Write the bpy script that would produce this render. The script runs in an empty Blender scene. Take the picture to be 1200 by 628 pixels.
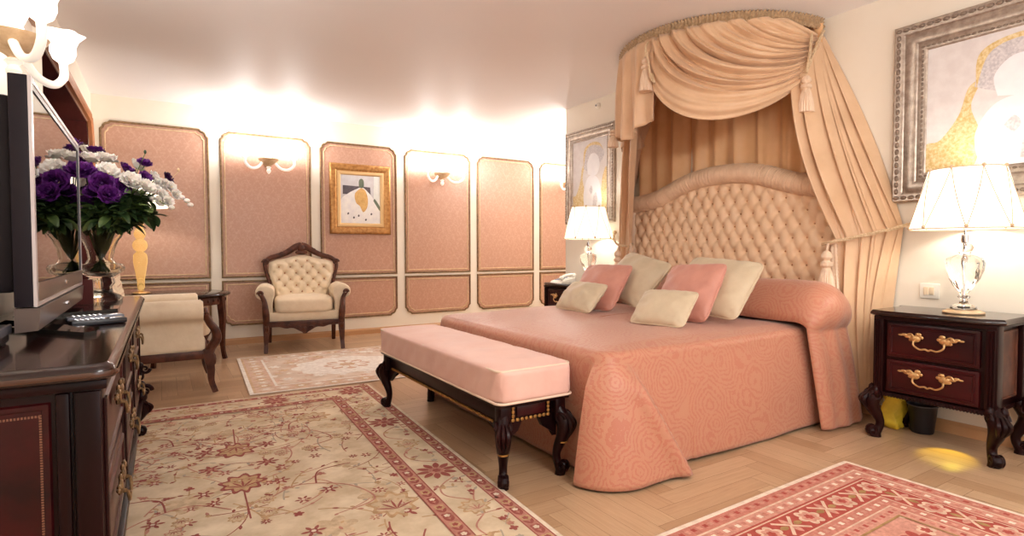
import bpy, bmesh, math, random
import numpy as np
from mathutils import Matrix, Vector
random.seed(7)
PI = math.pi
C = bpy.context.scene.collection

# ------------------------------------------------------------------ mesh builder
class MB:
    def __init__(s):
        s.v = []; s.f = []; s.m = []
    def add(s, vs, fs, mi=0):
        b = len(s.v)
        s.v += [tuple(map(float, p)) for p in vs]
        s.f += [tuple(b + i for i in f) for f in fs]
        s.m += [mi] * len(fs)
    def grid(s, P, mi=0, cu=False, cv=False):
        P = np.asarray(P, float); nu, nv = P.shape[:2]
        fs = []
        for i in range(nu if cu else nu - 1):
            a = i; b = (i + 1) % nu
            for j in range(nv if cv else nv - 1):
                k = (j + 1) % nv
                fs.append((a * nv + j, b * nv + j, b * nv + k, a * nv + k))
        s.add(P.reshape(-1, 3).tolist(), fs, mi)
    def lathe(s, prof, c=(0, 0, 0), n=24, mi=0, rib=None, cap=True, axis=None):
        prof = list(prof)
        P = np.zeros((len(prof), n, 3))
        for i, (r, z) in enumerate(prof):
            for j in range(n):
                a = 2 * PI * j / n
                rr = r * (rib(a, z) if rib else 1)
                P[i, j] = (rr * math.cos(a), rr * math.sin(a), z)
        if axis is not None:
            q = Vector((0, 0, 1)).rotation_difference(Vector(axis)).to_matrix()
            P = P @ np.array(q).T
        P += np.array(c)
        b = len(s.v)
        s.grid(P, mi, cv=True)
        if cap:
            if prof[0][0] > 1e-4: s.f.append(tuple(b + j for j in range(n))); s.m.append(mi)
            if prof[-1][0] > 1e-4: s.f.append(tuple(b + (len(prof) - 1) * n + j for j in range(n))); s.m.append(mi)
    def tube(s, path, r, n=8, mi=0, closed=False, cap=True, sq=None, ref=None):
        P = np.array(path, float); m = len(P)
        R = np.full(m, float(r)) if np.isscalar(r) else np.array(r, float)
        if closed: T = np.roll(P, -1, 0) - np.roll(P, 1, 0)
        else: T = np.gradient(P, axis=0)
        T /= np.linalg.norm(T, axis=1)[:, None] + 1e-12
        up = np.array(ref, float) if ref is not None else (np.array([0, 0, 1.]) if abs(T[0][2]) < .9 else np.array([1., 0, 0]))
        G = np.zeros((m, n, 3)); N = up - T[0] * (up @ T[0]); N /= np.linalg.norm(N)
        a, b = sq if sq else (1, 1)
        for i in range(m):
            if ref is not None:
                N = up - T[i] * (up @ T[i])
            else:
                N = N - T[i] * (N @ T[i])
            N /= np.linalg.norm(N) + 1e-12
            B = np.cross(T[i], N)
            for j in range(n):
                t = 2 * PI * (j + .5) / n
                G[i, j] = P[i] + R[i] * (a * math.cos(t) * N + b * math.sin(t) * B)
        k = len(s.v)
        s.grid(G, mi, cu=closed, cv=True)
        if cap and not closed:
            s.f.append(tuple(k + j for j in range(n))); s.m.append(mi)
            s.f.append(tuple(k + (m - 1) * n + j for j in range(n))); s.m.append(mi)
    def box(s, lo, hi, bev=0.0, mi=0):
        lo = np.array(lo, float); hi = np.array(hi, float)
        bev = min(bev, .49 * float((hi - lo).min()))
        if bev <= 0:
            vs = [(x, y, z) for x in (lo[0], hi[0]) for y in (lo[1], hi[1]) for z in (lo[2], hi[2])]
            s.add(vs, [(0, 1, 3, 2), (4, 6, 7, 5), (0, 4, 5, 1), (2, 3, 7, 6), (0, 2, 6, 4), (1, 5, 7, 3)], mi); return
        bm = bmesh.new(); bmesh.ops.create_cube(bm, size=1)
        for v in bm.verts: v.co = Vector([(lo[i] + hi[i]) / 2 + v.co[i] * (hi[i] - lo[i]) for i in range(3)])
        bmesh.ops.bevel(bm, geom=list(bm.edges), offset=bev, segments=2, profile=.6, affect='EDGES')
        bm.verts.index_update()
        s.add([tuple(v.co) for v in bm.verts], [tuple(v.index for v in f.verts) for f in bm.faces], mi); bm.free()
    def prism(s, poly, f3, d, mi=0):
        """poly: 2D outline; f3(a,b,t)->3D, thickness t in 0..d"""
        n = len(poly)
        s.add([f3(a, b, 0) for a, b in poly] + [f3(a, b, d) for a, b in poly],
              [tuple(range(n)), tuple(range(2 * n - 1, n - 1, -1))] + [(i, (i + 1) % n, n + (i + 1) % n, n + i) for i in range(n)], mi)
    def ell(s, c, r, n=10, mi=0, rot=None):
        if np.isscalar(r): r = (r, r, r)
        m = max(5, n // 2 + 1)
        P = np.zeros((m, n, 3))
        for i in range(m):
            t = -PI / 2 + PI * i / (m - 1)
            for j in range(n):
                a = 2 * PI * j / n
                P[i, j] = (r[0] * math.cos(t) * math.cos(a), r[1] * math.cos(t) * math.sin(a), r[2] * math.sin(t))
        if rot is not None: P = P @ np.array(rot).T
        s.grid(P + np.array(c), mi, cv=True)
    def sq(s, c, h, e=6, n=10, mi=0, fn=None):
        """superquadric rounded box, fn(p_unit)->offset"""
        pts = {}; vs = []; fs = []
        def idx(p):
            k = tuple(round(x, 5) for x in p)
            if k not in pts:
                pts[k] = len(vs)
                w = (abs(p[0]) ** e + abs(p[1]) ** e + abs(p[2]) ** e) ** (-1 / e)
                q = np.array([p[i] * w * h[i] + c[i] for i in range(3)])
                if fn: q = q + np.array(fn(p))
                vs.append(tuple(q))
            return pts[k]
        L = [math.tanh(1.3 * (-1 + 2 * i / n)) / math.tanh(1.3) for i in range(n + 1)]
        for ax in range(3):
            for sg in (-1, 1):
                for i in range(n):
                    for j in range(n):
                        q = []
                        for di, dj in ((0, 0), (1, 0), (1, 1), (0, 1)):
                            p = [0, 0, 0]; p[ax] = sg; p[(ax + 1) % 3] = L[i + di]; p[(ax + 2) % 3] = L[j + dj]
                            q.append(idx(p))
                        fs.append(tuple(q))
        s.add(vs, fs, mi)
    def sweep(s, poly, prof, f3, mi=0, closed=True, pclosed=False):
        """moulding: 2D outline poly (ccw), profile [(inset d, height h)], f3(a,b,h)"""
        n = len(poly); P = [np.array(p, float) for p in poly]
        rows = []
        for i in range(n):
            a, b, c = P[i - 1], P[i], P[(i + 1) % n]
            if not closed and i == 0: a = b - (c - b)
            if not closed and i == n - 1: c = b + (b - a)
            d1 = (b - a) / np.linalg.norm(b - a); d2 = (c - b) / np.linalg.norm(c - b)
            n1 = np.array([-d1[1], d1[0]]); n2 = np.array([-d2[1], d2[0]])
            m = n1 + n2; m = m / max(.35, (m @ n1)) if abs(m @ n1) > 1e-6 else n1
            rows.append([f3(*(b + m * d), h) for d, h in prof])
        s.grid(rows, mi, cu=closed, cv=pclosed)
    def xf(s, M, start=0):
        for i in range(start, len(s.v)): s.v[i] = tuple(M @ Vector(s.v[i]))
    def merge(s, o, M=None, dm=0):
        b = len(s.v)
        s.v += [tuple(M @ Vector(p)) for p in o.v] if M else o.v
        s.f += [tuple(b + i for i in f) for f in o.f]; s.m += [q + dm for q in o.m]
    def build(s, name, mats, parent=None, angle=40, recalc=True, solid=0):
        L = OFF.get(parent, (0, 0, 0)) if parent else (0, 0, 0)
        me = bpy.data.meshes.new(name)
        me.from_pydata([(x - L[0], y - L[1], z - L[2]) for x, y, z in s.v], [], s.f)
        if not isinstance(mats, (list, tuple)): mats = [mats]
        for q in mats: me.materials.append(q)
        me.polygons.foreach_set('material_index', s.m)
        if recalc:
            bm = bmesh.new(); bm.from_mesh(me); bmesh.ops.recalc_face_normals(bm, faces=bm.faces); bm.to_mesh(me); bm.free()
        me.polygons.foreach_set('use_smooth', [True] * len(me.polygons))
        me.set_sharp_from_angle(angle=math.radians(angle))
        me.update()
        o = bpy.data.objects.new(name, me); C.objects.link(o)
        if parent: o.parent = parent; OFF[o] = L
        if solid:
            md = o.modifiers.new('thickness', 'SOLIDIFY'); md.thickness = solid; md.offset = 0
        return o
OFF = {}
def tag(o, label, cat, group=None, kind=None):
    if label: o['label'] = label
    if cat: o['category'] = cat
    if group: o['group'] = group
    if kind: o['kind'] = kind
    return o
def thing(name, label, cat, loc=(0, 0, 0), group=None, local=False):
    o = bpy.data.objects.new(name, None); C.objects.link(o)
    o.location = loc; o.empty_display_size = .1
    OFF[o] = (0, 0, 0) if local else tuple(loc)
    return tag(o, label, cat, group)
def copy_tree(o, parent=None):
    c = o.copy(); C.objects.link(c)
    if parent: c.parent = parent
    for ch in list(o.children): copy_tree(ch, c)
    return c
def struct(name, mb, m, **k):
    o = mb.build(name, m, **k); o['kind'] = 'structure'; return o
def interp(pts, n):
    """smooth catmull-rom through points (any dimension)"""
    P = np.array(pts, float); m = len(P); out = []
    for t in np.linspace(0, m - 1, n):
        i = min(int(t), m - 2); f = t - i
        p0 = P[max(i - 1, 0)]; p1 = P[i]; p2 = P[i + 1]; p3 = P[min(i + 2, m - 1)]
        out.append(.5 * ((2 * p1) + (-p0 + p2) * f + (2 * p0 - 5 * p1 + 4 * p2 - p3) * f * f + (-p0 + 3 * p1 - 3 * p2 + p3) * f ** 3))
    return np.array(out)
def sstep(a, b, x):
    t = np.clip((np.asarray(x, float) - a) / (b - a), 0, 1); return t * t * (3 - 2 * t)

# ------------------------------------------------------------------ materials
def lin(c):
    return tuple(((x / 255) / 12.92 if x / 255 <= .04045 else ((x / 255 + .055) / 1.055) ** 2.4) for x in c) + (1,)
class NT:
    """tiny node-tree helper"""
    def __init__(s, name):
        s.mat = bpy.data.materials.new(name); s.mat.use_nodes = True
        s.t = s.mat.node_tree; s.n = s.t.nodes; s.b = s.n['Principled BSDF']; s.co = None
    def new(s, typ, **k):
        x = s.n.new(typ)
        for a, v in k.items(): setattr(x, a, v)
        return x
    def link(s, a, b): s.t.links.new(a, b)
    def coords(s, which='Object'):
        if s.co is None: s.co = s.new('ShaderNodeTexCoord')
        return s.co.outputs[which]
    def math(s, op, a, b=0.0, c=None):
        x = s.new('ShaderNodeMath', operation=op)
        for i, q in enumerate((a, b) if c is None else (a, b, c)):
            if isinstance(q, (int, float)): x.inputs[i].default_value = q
            else: s.link(q, x.inputs[i])
        return x.outputs[0]
    def sep(s, v):
        x = s.new('ShaderNodeSeparateXYZ'); s.link(v, x.inputs[0]); return x.outputs
    def mapping(s, v, scale=(1, 1, 1), rot=(0, 0, 0)):
        x = s.new('ShaderNodeMapping'); x.inputs['Scale'].default_value = scale; x.inputs['Rotation'].default_value = rot
        s.link(v, x.inputs[0]); return x.outputs[0]
    def noise(s, v, scale, detail=3, rough=.5, dist=0):
        x = s.new('ShaderNodeTexNoise'); x.inputs['Scale'].default_value = scale; x.inputs['Detail'].default_value = detail
        x.inputs['Roughness'].default_value = rough; x.inputs['Distortion'].default_value = dist
        if v is not None: s.link(v, x.inputs['Vector'])
        return x.outputs[0]
    def vor(s, v, scale, feature='F1', out='Distance', rnd=1):
        x = s.new('ShaderNodeTexVoronoi', feature=feature); x.inputs['Scale'].default_value = scale; x.inputs['Randomness'].default_value = rnd
        s.link(v, x.inputs['Vector']); return x.outputs[out]
    def ramp(s, f, stops):
        x = s.new('ShaderNodeValToRGB'); e = x.color_ramp.elements
        while len(e) < len(stops): e.new(.5)
        for q, (p, c) in zip(e, stops): q.position = p; q.color = c if len(c) == 4 else lin(c)
        s.link(f, x.inputs[0]); return x.outputs[0]
    def mix(s, f, a, b):
        x = s.new('ShaderNodeMix', data_type='RGBA')
        if isinstance(f, (int, float)): x.inputs[0].default_value = f
        else: s.link(f, x.inputs[0])
        for i, q in ((6, a), (7, b)):
            if isinstance(q, tuple): x.inputs[i].default_value = q if len(q) == 4 else lin(q)
            else: s.link(q, x.inputs[i])
        return x.outputs[2]
    def bump(s, h, dist=.01, strength=1):
        x = s.new('ShaderNodeBump'); x.inputs['Distance'].default_value = dist; x.inputs['Strength'].default_value = strength
        s.link(h, x.inputs['Height']); s.link(x.outputs[0], s.b.inputs['Normal'])
    def base(s, c):
        if isinstance(c, tuple): s.b.inputs['Base Color'].default_value = c if len(c) == 4 else lin(c)
        else: s.link(c, s.b.inputs['Base Color'])
    def set(s, **k):
        names = dict(rough='Roughness', metal='Metallic', spec='Specular IOR Level', sheen='Sheen Weight', trans='Transmission Weight', ior='IOR', coat='Coat Weight', coatr='Coat Roughness', estr='Emission Strength', alpha='Alpha', sss='Subsurface Weight')
        for a, v in k.items():
            if a == 'emit': s.b.inputs['Emission Color'].default_value = lin(v)
            else: s.b.inputs[names[a]].default_value = v
        return s
def simple(name, col, col2=None, scale=8, bump=0, bscale=200, stretch=(1, 1, 1), **k):
    t = NT(name)
    v = t.mapping(t.coords(), stretch)
    if col2: t.base(t.ramp(t.noise(v, scale, 4, .6), [(.35, col), (.65, col2)]))
    else: t.base(col)
    if bump: t.bump(t.noise(v, bscale, 3), bump)
    t.set(**k); return t.mat

MAT = {}
MAT['wall'] = simple('cream_paint', (238, 229, 214), (235, 225, 209), 3, rough=.55, spec=.3)
MAT['wallr'] = MAT['wall']
MAT['ceiling'] = simple('satin_ceiling', (236, 232, 231), rough=.55, spec=.25)
MAT['darkwood'] = simple('dark_mahogany', (40, 12, 12), (20, 6, 7), 5, stretch=(1, 1, .12), rough=.32, spec=.14, coat=.05, coatr=.1)
MAT['redwood'] = simple('red_mahogany', (66, 14, 16), (34, 7, 10), 6, stretch=(1, .15, 1), rough=.3, spec=.25, coat=.1, coatr=.1)
MAT['walnut'] = simple('carved_walnut', (98, 55, 38), (60, 31, 22), 14, rough=.38, spec=.25, coat=.04, coatr=.2)
MAT['topwood'] = simple('polished_table_top', (42, 17, 13), (22, 9, 8), 5, stretch=(1, .15, 1), rough=.16, spec=.4, coat=.3, coatr=.05)
MAT['trimwood'] = simple('amber_wood', (178, 116, 74), (150, 92, 56), 6, stretch=(1, .2, 1), rough=.35, coat=.3)
MAT['skirt'] = simple('oak_skirting', (201, 155, 112), (184, 138, 96), 5, stretch=(.2, .2, 1), rough=.35)
MAT['gilt'] = simple('antique_gilt', (150, 120, 84), (112, 86, 58), 30, rough=.45, metal=.35)
MAT['giltlight'] = simple('pale_gilt', (222, 194, 158), (204, 172, 134), 30, rough=.45, metal=.15)
MAT['brass'] = simple('polished_brass', (222, 184, 128), (186, 144, 94), 40, rough=.34, metal=.7)
MAT['oldbrass'] = simple('dull_brass', (150, 122, 86), (112, 88, 60), 40, rough=.42, metal=.7)
MAT['inlay'] = simple('brass_inlay', (196, 148, 78), (150, 106, 56), 40, rough=.36, metal=.6)
MAT['rimwood'] = simple('worn_edge', (70, 42, 30), rough=.25, coat=.4)
MAT['dotinlay'] = simple('maple_inlay', (128, 84, 62), rough=.5)
MAT['silver'] = simple('silver_leaf', (186, 172, 158), (150, 136, 124), 25, rough=.33, metal=.7)
MAT['silverd'] = simple('silver_leaf_dark', (124, 108, 96), (150, 134, 120), 25, rough=.4, metal=.6)
MAT['goldframe'] = simple('gold_leaf_frame', (196, 146, 88), (160, 110, 60), 25, rough=.36, metal=.6)
MAT['goldliner'] = simple('gold_liner', (216, 180, 128), rough=.4, metal=.4)
MAT['cream_fabric'] = simple('cream_damask', (234, 216, 188), (226, 206, 176), 14, bump=.0006, bscale=60, rough=.6, sheen=.15)
MAT['cushion_cream'] = simple('cream_satin', (214, 197, 168), (206, 188, 158), 10, bump=.0008, bscale=90, rough=.5, sheen=.2)
MAT['cushion_pink'] = simple('rose_satin', (210, 150, 132), (202, 140, 124), 10, bump=.0008, bscale=90, rough=.5, sheen=.2)
MAT['bench_fabric'] = simple('pale_pink_moire', (236, 194, 180), (228, 182, 168), 6, bump=.004, bscale=9, rough=.5, sheen=.15)
MAT['piping'] = simple('ivory_piping', (236, 212, 190), rough=.6)
MAT['silk'] = simple('champagne_silk', (226, 190, 154), (215, 177, 140), 4, rough=.42, sheen=.25, spec=.4)
MAT['silk_inner'] = simple('amber_silk', (240, 194, 144), (230, 180, 128), 4, rough=.45, sheen=.2, spec=.4)
MAT['silk_heading'] = simple('old_gold_silk', (190, 158, 120), (160, 128, 92), 60, rough=.5, sheen=.2)
MAT['head_fabric'] = simple('peach_silk', (242, 208, 172), (236, 200, 162), 5, rough=.45, sheen=.2)
MAT['head_roll'] = simple('peach_striped_silk', (240, 208, 176), (226, 190, 156), 8, rough=.45, sheen=.2)
MAT['button'] = simple('button_silk', (176, 122, 84), rough=.5)  # darker than the upholstery: shade of the tufting dimples put into the colour
MAT['tassel'] = simple('ivory_silk_thread', (238, 214, 190), (222, 190, 160), 60, stretch=(1, 1, .1), rough=.6)
MAT['cord'] = simple('ivory_cord', (226, 202, 168), (196, 166, 128), 90, rough=.6)
MAT['black'] = simple('black_plastic', (26, 24, 30), rough=.35)
MAT['tvside'] = simple('black_casing', (30, 25, 32), rough=.45, spec=.2)
MAT['tvgrey'] = simple('grey_bezel', (108, 96, 92), rough=.3, metal=.5)
MAT['tvbright'] = simple('silver_edge', (206, 200, 204), rough=.25, metal=.3)
MAT['tvscreen'] = simple('screen_glass', (60, 52, 54), rough=.02, metal=1)
MAT['blackglass'] = simple('black_glass', (12, 11, 14), rough=.06, spec=.6)
MAT['chrome'] = simple('chrome', (214, 214, 218), rough=.15, metal=1)
MAT['greyplastic'] = simple('grey_plastic', (96, 98, 108), rough=.35, metal=.3)
MAT['white_plastic'] = simple('white_plastic', (240, 236, 226), rough=.4)
MAT['bluegrey'] = simple('phone_grey', (150, 160, 188), rough=.4)
MAT['leather'] = simple('oxblood_leather', (86, 30, 26), rough=.4)
MAT['leaf'] = simple('leaf_green', (58, 84, 44), (30, 52, 28), 18, rough=.45)
MAT['leaflight'] = simple('leaf_light', (104, 124, 66), (70, 96, 48), 18, rough=.45)
MAT['stem'] = simple('stem_green', (92, 112, 56), rough=.5)
MAT['petal_white'] = simple('white_petals', (248, 244, 236), (240, 232, 226), 30, rough=.55, sss=.1)
MAT['petal_purple'] = simple('purple_petals', (114, 38, 138), (70, 18, 92), 30, rough=.5)
MAT['petal_dark'] = simple('plum_petals', (70, 16, 78), (48, 10, 52), 30, rough=.5)
MAT['flowerheart'] = simple('flower_heart', (226, 206, 110), rough=.6)
MAT['yellow'] = simple('yellow_cloth', (226, 202, 60), (206, 178, 44), 12, rough=.6)
MAT['doorwood'] = simple('dark_red_door', (84, 36, 32), (60, 22, 22), 5, stretch=(1, 1, .15), rough=.25, coat=.4)
def glass(name, col, rough=.02, ior=1.45, **k):
    t = NT(name); t.base(col); t.set(trans=1, rough=rough, ior=ior, **k); return t.mat
MAT['crystal'] = glass('crystal', (255, 252, 246))
MAT['vaseglass'] = glass('smoky_crystal', (246, 244, 238), ior=1.22)
MAT['amberglass'] = simple('amber_murano_glass', (255, 236, 196), (252, 224, 170), 6, rough=.06, trans=.8, ior=1.25, emit=(255, 200, 110), estr=.22)  # emission added to brighten the glass column
MAT['milkglass'] = simple('opal_glass', (255, 250, 242), rough=.2, emit=(255, 244, 230), estr=.35)
def emis(name, col, st):
    t = NT(name); t.base((255, 250, 240)); t.set(rough=.6, emit=col, estr=st); return t.mat
MAT['shade'] = emis('lit_lampshade', (255, 244, 226), 1.15)
MAT['shade_amber'] = emis('lit_amber_shade', (255, 238, 205), 1.6)
MAT['tulip'] = emis('lit_tulip_glass', (255, 246, 236), 1.6)
MAT['bulb'] = emis('bulb', (255, 240, 215), 6)
MAT['led'] = emis('night_light', (255, 225, 40), 1.2)  # unused glow for the added yellow spot

def ogee(t, sx, sz, a, b, amp=.5):
    """ogee trellis line mask 0..1 from two coordinate sockets"""
    w = t.math('MULTIPLY', t.math('SINE', t.math('MULTIPLY', sz, 2 * PI / b)), amp * .5)
    u = t.math('MULTIPLY', sx, 1 / a)
    out = None
    for sg in (1, -1):
        q = t.math('FRACT', t.math('ADD', t.math('MULTIPLY', w, sg), t.math('ADD', u, 20.25 if sg == 1 else 20.75)))
        d = t.math('ABSOLUTE', t.math('SUBTRACT', q, .5))
        l = t.math('LESS_THAN', d, .05)
        out = l if out is None else t.math('MAXIMUM', out, l)
    return out
def damask(name, c1, c2, a=.115, b=.22):
    t = NT(name); x, y, z = t.sep(t.coords())
    l = ogee(t, t.math('ADD', x, y), z, a, b)
    n = t.noise(t.mapping(t.coords(), (1, 1, 1)), 38, 3, .6)
    fl = t.math('GREATER_THAN', n, .53)
    k = t.math('ADD', t.math('MULTIPLY', l, .22), t.math('MULTIPLY', fl, .3))
    t.base(t.mix(k, c1, c2)); t.set(rough=.36, spec=.5, sheen=.1); return t.mat
MAT['damask'] = damask('rose_damask_silk', (186, 142, 120), (206, 168, 146))
def spread_mat():
    t = NT('rose_paisley_coverlet'); v = t.coords()
    w = t.new('ShaderNodeVectorMath', operation='ADD')
    nz = t.new('ShaderNodeTexNoise'); nz.inputs['Scale'].default_value = 5; t.link(v, nz.inputs['Vector'])
    sc = t.new('ShaderNodeVectorMath', operation='SCALE'); sc.inputs['Scale'].default_value = .12; t.link(nz.outputs[1], sc.inputs[0])
    t.link(v, w.inputs[0]); t.link(sc.outputs[0], w.inputs[1])
    d = t.math('ADD', t.vor(w.outputs[0], 4.4), t.math('MULTIPLY', t.noise(v, 46, 3, .6), .09))
    ring = t.math('SINE', t.math('MULTIPLY', d, 64))
    fine = t.vor(w.outputs[0], 75)
    k = t.math('MULTIPLY', t.math('GREATER_THAN', t.math('ADD', ring, t.math('MULTIPLY', fine, 2.6)), 1.15), .8)
    col = t.mix(t.math('MULTIPLY', k, .8), (188, 119, 95), (196, 146, 116))
    t.base(t.mix(t.math('MULTIPLY', t.noise(v, 3, 2), .35), col, (204, 138, 112)))
    t.bump(t.math('ADD', k, t.noise(v, 160, 2)), .0012, .6)
    t.set(rough=.42, sheen=.25, spec=.4); return t.mat
MAT['spread'] = spread_mat()
def plank_mat(i):
    t = NT('oak_plank_%d' % i)
    cols = [((200, 168, 134), (184, 150, 116)), ((194, 160, 126), (178, 143, 110)), ((206, 174, 140), (190, 157, 123)), ((188, 153, 119), (173, 138, 104))]
    v = t.mapping(t.coords('UV'), (1.6, 26, 1))
    n = t.noise(v, 3, 5, .65, .6)
    t.base(t.ramp(n, [(.3, cols[i][1]), (.7, cols[i][0])])); t.bump(n, .0006, .4)
    t.set(rough=.3, spec=.45); return t.mat
PL = [plank_mat(i) for i in range(4)]
# ------------------------------------------------------------------ camera (solved from the photograph)
F = 657.0; CAMH = 1.10
yaw, pit, roll = math.radians(31.888), math.radians(1.8905), math.radians(-0.1087)
fw = Vector((math.sin(yaw) * math.cos(pit), math.cos(yaw) * math.cos(pit), -math.sin(pit)))
rt = Vector((math.cos(yaw), -math.sin(yaw), 0)); up = rt.cross(fw)
rt, up = rt * math.cos(roll) + up * math.sin(roll), up * math.cos(roll) - rt * math.sin(roll)
cam = bpy.data.cameras.new('camera'); cam.sensor_width = 36; cam.sensor_fit = 'HORIZONTAL'; cam.lens = F * 36 / 1200
cam.clip_start = .05
camo = bpy.data.objects.new('camera', cam); C.objects.link(camo)
M = Matrix.Identity(4)
for i in range(3):
    M[i][0] = rt[i]; M[i][1] = up[i]; M[i][2] = -fw[i]
M[0][3], M[1][3], M[2][3] = 0, 0, CAMH
camo.matrix_world = M
bpy.context.scene.camera = camo

# ------------------------------------------------------------------ room shell
XL, XH, XF = -.60, 3.975, 6.3      # left wall, headboard wall, far right wall of the recess
YB, YE, YN = 7.218, 5.207, -1.7    # back wall, end of headboard wall, wall behind the camera
HC = 2.711
def wall(name, lo, hi, m=None):
    b = MB(); b.box(lo, hi); return struct(name, b, m or MAT['wall'])
# herringbone oak floor
def make_floor():
    b = MB(); uv = []
    W, n = .105, 6
    x0, x1, y0, y1 = XL - .9, XF, YN, YB
    def plank(ax, ay, bx, by, vert):
        lo = (max(ax, x0), max(ay, y0)); hi = (min(bx, x1), min(by, y1))
        if hi[0] - lo[0] < .002 or hi[1] - lo[1] < .002: return
        g = .0007; ou, ov = random.random() * 9, random.random() * 9
        vs = [(lo[0] + g, lo[1] + g, 0), (hi[0] - g, lo[1] + g, 0), (hi[0] - g, hi[1] - g, 0), (lo[0] + g, hi[1] - g, 0)]
        b.add(vs, [(0, 1, 2, 3)], random.randrange(4))
        for p in vs: uv.append((p[1] + ou, p[0] + ov) if vert else (p[0] + ou, p[1] + ov))
    for k in range(-30, 110):
        for mm in range(-12, 12):
            ox = x0 + 2 * n * mm * W
            hx, hy = ox + k * W, y0 + k * W
            plank(hx, hy, hx + n * W, hy + W, False)
            plank(hx + n * W, hy + W - n * W, hx + n * W + W, hy + W, True)
    nb = len(b.v)
    b.add([(x0, y0, -.002), (x1, y0, -.002), (x1, y1, -.002), (x0, y1, -.002)], [(0, 1, 2, 3)], 4)
    uv += [(0, 0)] * 4
    b.add([(x0, y0, -.1), (x1, y0, -.1), (x1, y1, -.1), (x0, y1, -.1)], [(3, 2, 1, 0)], 4); uv += [(0, 0)] * 4
    o = b.build('floor', PL + [simple('floor_gap', (120, 84, 56), rough=.6)], recalc=False)
    l = o.data.uv_layers.new(name='UVMap')
    for lp in o.data.loops: l.data[lp.index].uv = uv[lp.vertex_index]
    o['kind'] = 'structure'
make_floor()
wall('ceiling', (XL - .9, YN, HC), (XF, YB + .1, HC + .1), MAT['ceiling'])
wall('wall_back', (XL - .1, YB, 0), (XF + .1, YB + .1, HC))
wall('wall_right', (XH, YN, 0), (XH + .12, YE, HC))
wall('wall_return', (XH + .12, YE - .12, 0), (XF, YE, HC))
wall('wall_recess', (XF, YE, 0), (XF + .1, YB, HC))
# left wall with a doorway recess lined in dark wood
DY0, DY1, DZ = 4.27, 6.93, 2.36
b = MB()
b.box((XL - .12, YN, 0), (XL, DY0, HC)); b.box((XL - .12, DY1, 0), (XL, YB, HC)); b.box((XL - .12, DY0, DZ), (XL, DY1, HC))
struct('wall_left', b, MAT['wall'])
b = MB()
b.box((XL - .82, DY0, 0), (XL - .002, DY0 + .02, DZ)); b.box((XL - .82, DY1 - .02, 0), (XL - .002, DY1, DZ)); b.box((XL - .82, DY0, DZ - .02), (XL - .002, DY1, DZ))
b.prism([(DY1 - .01, DZ - .22), (DY1 - .01, DZ - .01), (DY1 - .13, DZ - .01)], lambda a, c, t: (XL - .82 + t, a, c), .815)
struct('trim_1', b, MAT['doorwood'])
b = MB(); b.box((XL - .86, DY0, 0), (XL - .80, DY1, DZ), .004)
for i in range(3):
    y0 = DY0 + .1 + i * .84
    for z0, z1 in ((.12, .85), (.98, 2.2)):
        b.sweep([(y0, z0), (y0 + .72, z0), (y0 + .72, z1), (y0, z1)], [(0, 0), (.015, .02), (.035, .02), (.05, 0)], lambda a, c, h: (XL - .80 + h, a, c))
struct('door_1', b, MAT['doorwood'])
# casing of the recess: amber wood with a clipped corner; runs on as a rail towards the camera
b = MB()
pts = [(DY0 - .14, 0.0), (DY0 - .14, DZ - .0), (DY0 - .14, DZ)]
b.sweep([(DY1, 0), (DY1, DZ - .17), (DY1 - .09, DZ), (1.2, DZ)], [(0, 0), (0, .03), (-.025, .045), (-.06, .03), (-.075, .035), (-.085, 0)], lambda a, c, h: (XL + h, a, c), closed=False)
struct('trim_2', b, MAT['trimwood'])
b = MB()
b.sweep([(DY0, 0), (DY0, DZ)], [(0, 0), (0, .02), (.1, .02), (.14, 0)], lambda a, c, h: (XL + h, a, c), closed=False)
struct('trim_3', b, simple('cream_jamb', (246, 236, 216), rough=.4))
# wall behind the camera with two made-up framed openings, unseen, added for fill light
WN = [(.4, 1.9), (2.2, 3.7)]; WZ = (.35, 2.35)
b = MB()
xs = [XL - .1, WN[0][0], WN[0][1], WN[1][0], WN[1][1], XH + .1]
for i in (0, 2, 4): b.box((xs[i], YN - .12, 0), (xs[i + 1], YN, HC))
for w in WN: b.box((w[0], YN - .12, 0), (w[1], YN, WZ[0])); b.box((w[0], YN - .12, WZ[1]), (w[1], YN, HC))
struct('wall_front', b, MAT['wall'])
for i, w in enumerate(WN):
    b = MB()
    b.sweep([(w[0], WZ[0]), (w[1], WZ[0]), (w[1], WZ[1]), (w[0], WZ[1])], [(0, 0), (0, .06), (.06, .06), (.06, 0)], lambda a, c, h: (a, YN - .1 + h, c), pclosed=True)
    m = (w[0] + w[1]) / 2; b.box((m - .03, YN - .09, WZ[0]), (m + .03, YN - .05, WZ[1])); b.box((w[0], YN - .09, 1.3), (w[1], YN - .05, 1.34))
    struct('window_%d' % (i + 1), b, MAT['white_plastic'])
# skirting boards
SKP = [(0, 0), (0, .016), (.055, .016), (.062, .010), (.075, .006), (.075, 0)]
def skirting(name, p0, p1, nrm, m='skirt'):
    b = MB(); d = Vector(p1) - Vector(p0)
    rows = [[tuple(Vector(p) + Vector(nrm) * h + Vector((0, 0, z))) for z, h in SKP] for p in (p0, p1)]
    b.grid(rows)
    for r in rows: b.add(r, [tuple(range(len(r)))])
    struct(name, b, MAT[m])
skirting('baseboard_back', (XL, YB, 0), (XF, YB, 0), (0, -1, 0))
skirting('baseboard_right', (XH, YN, 0), (XH, YE, 0), (-1, 0, 0), 'skirt')
skirting('baseboard_left', (XL, YN, 0), (XL, DY0 - .15, 0), (1, 0, 0))
skirting('baseboard_corner', (XL, DY1 + .09, 0), (XL, YB, 0), (1, 0, 0))
skirting('baseboard_recess', (XF, YE, 0), (XF, YB, 0), (-1, 0, 0))
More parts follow.
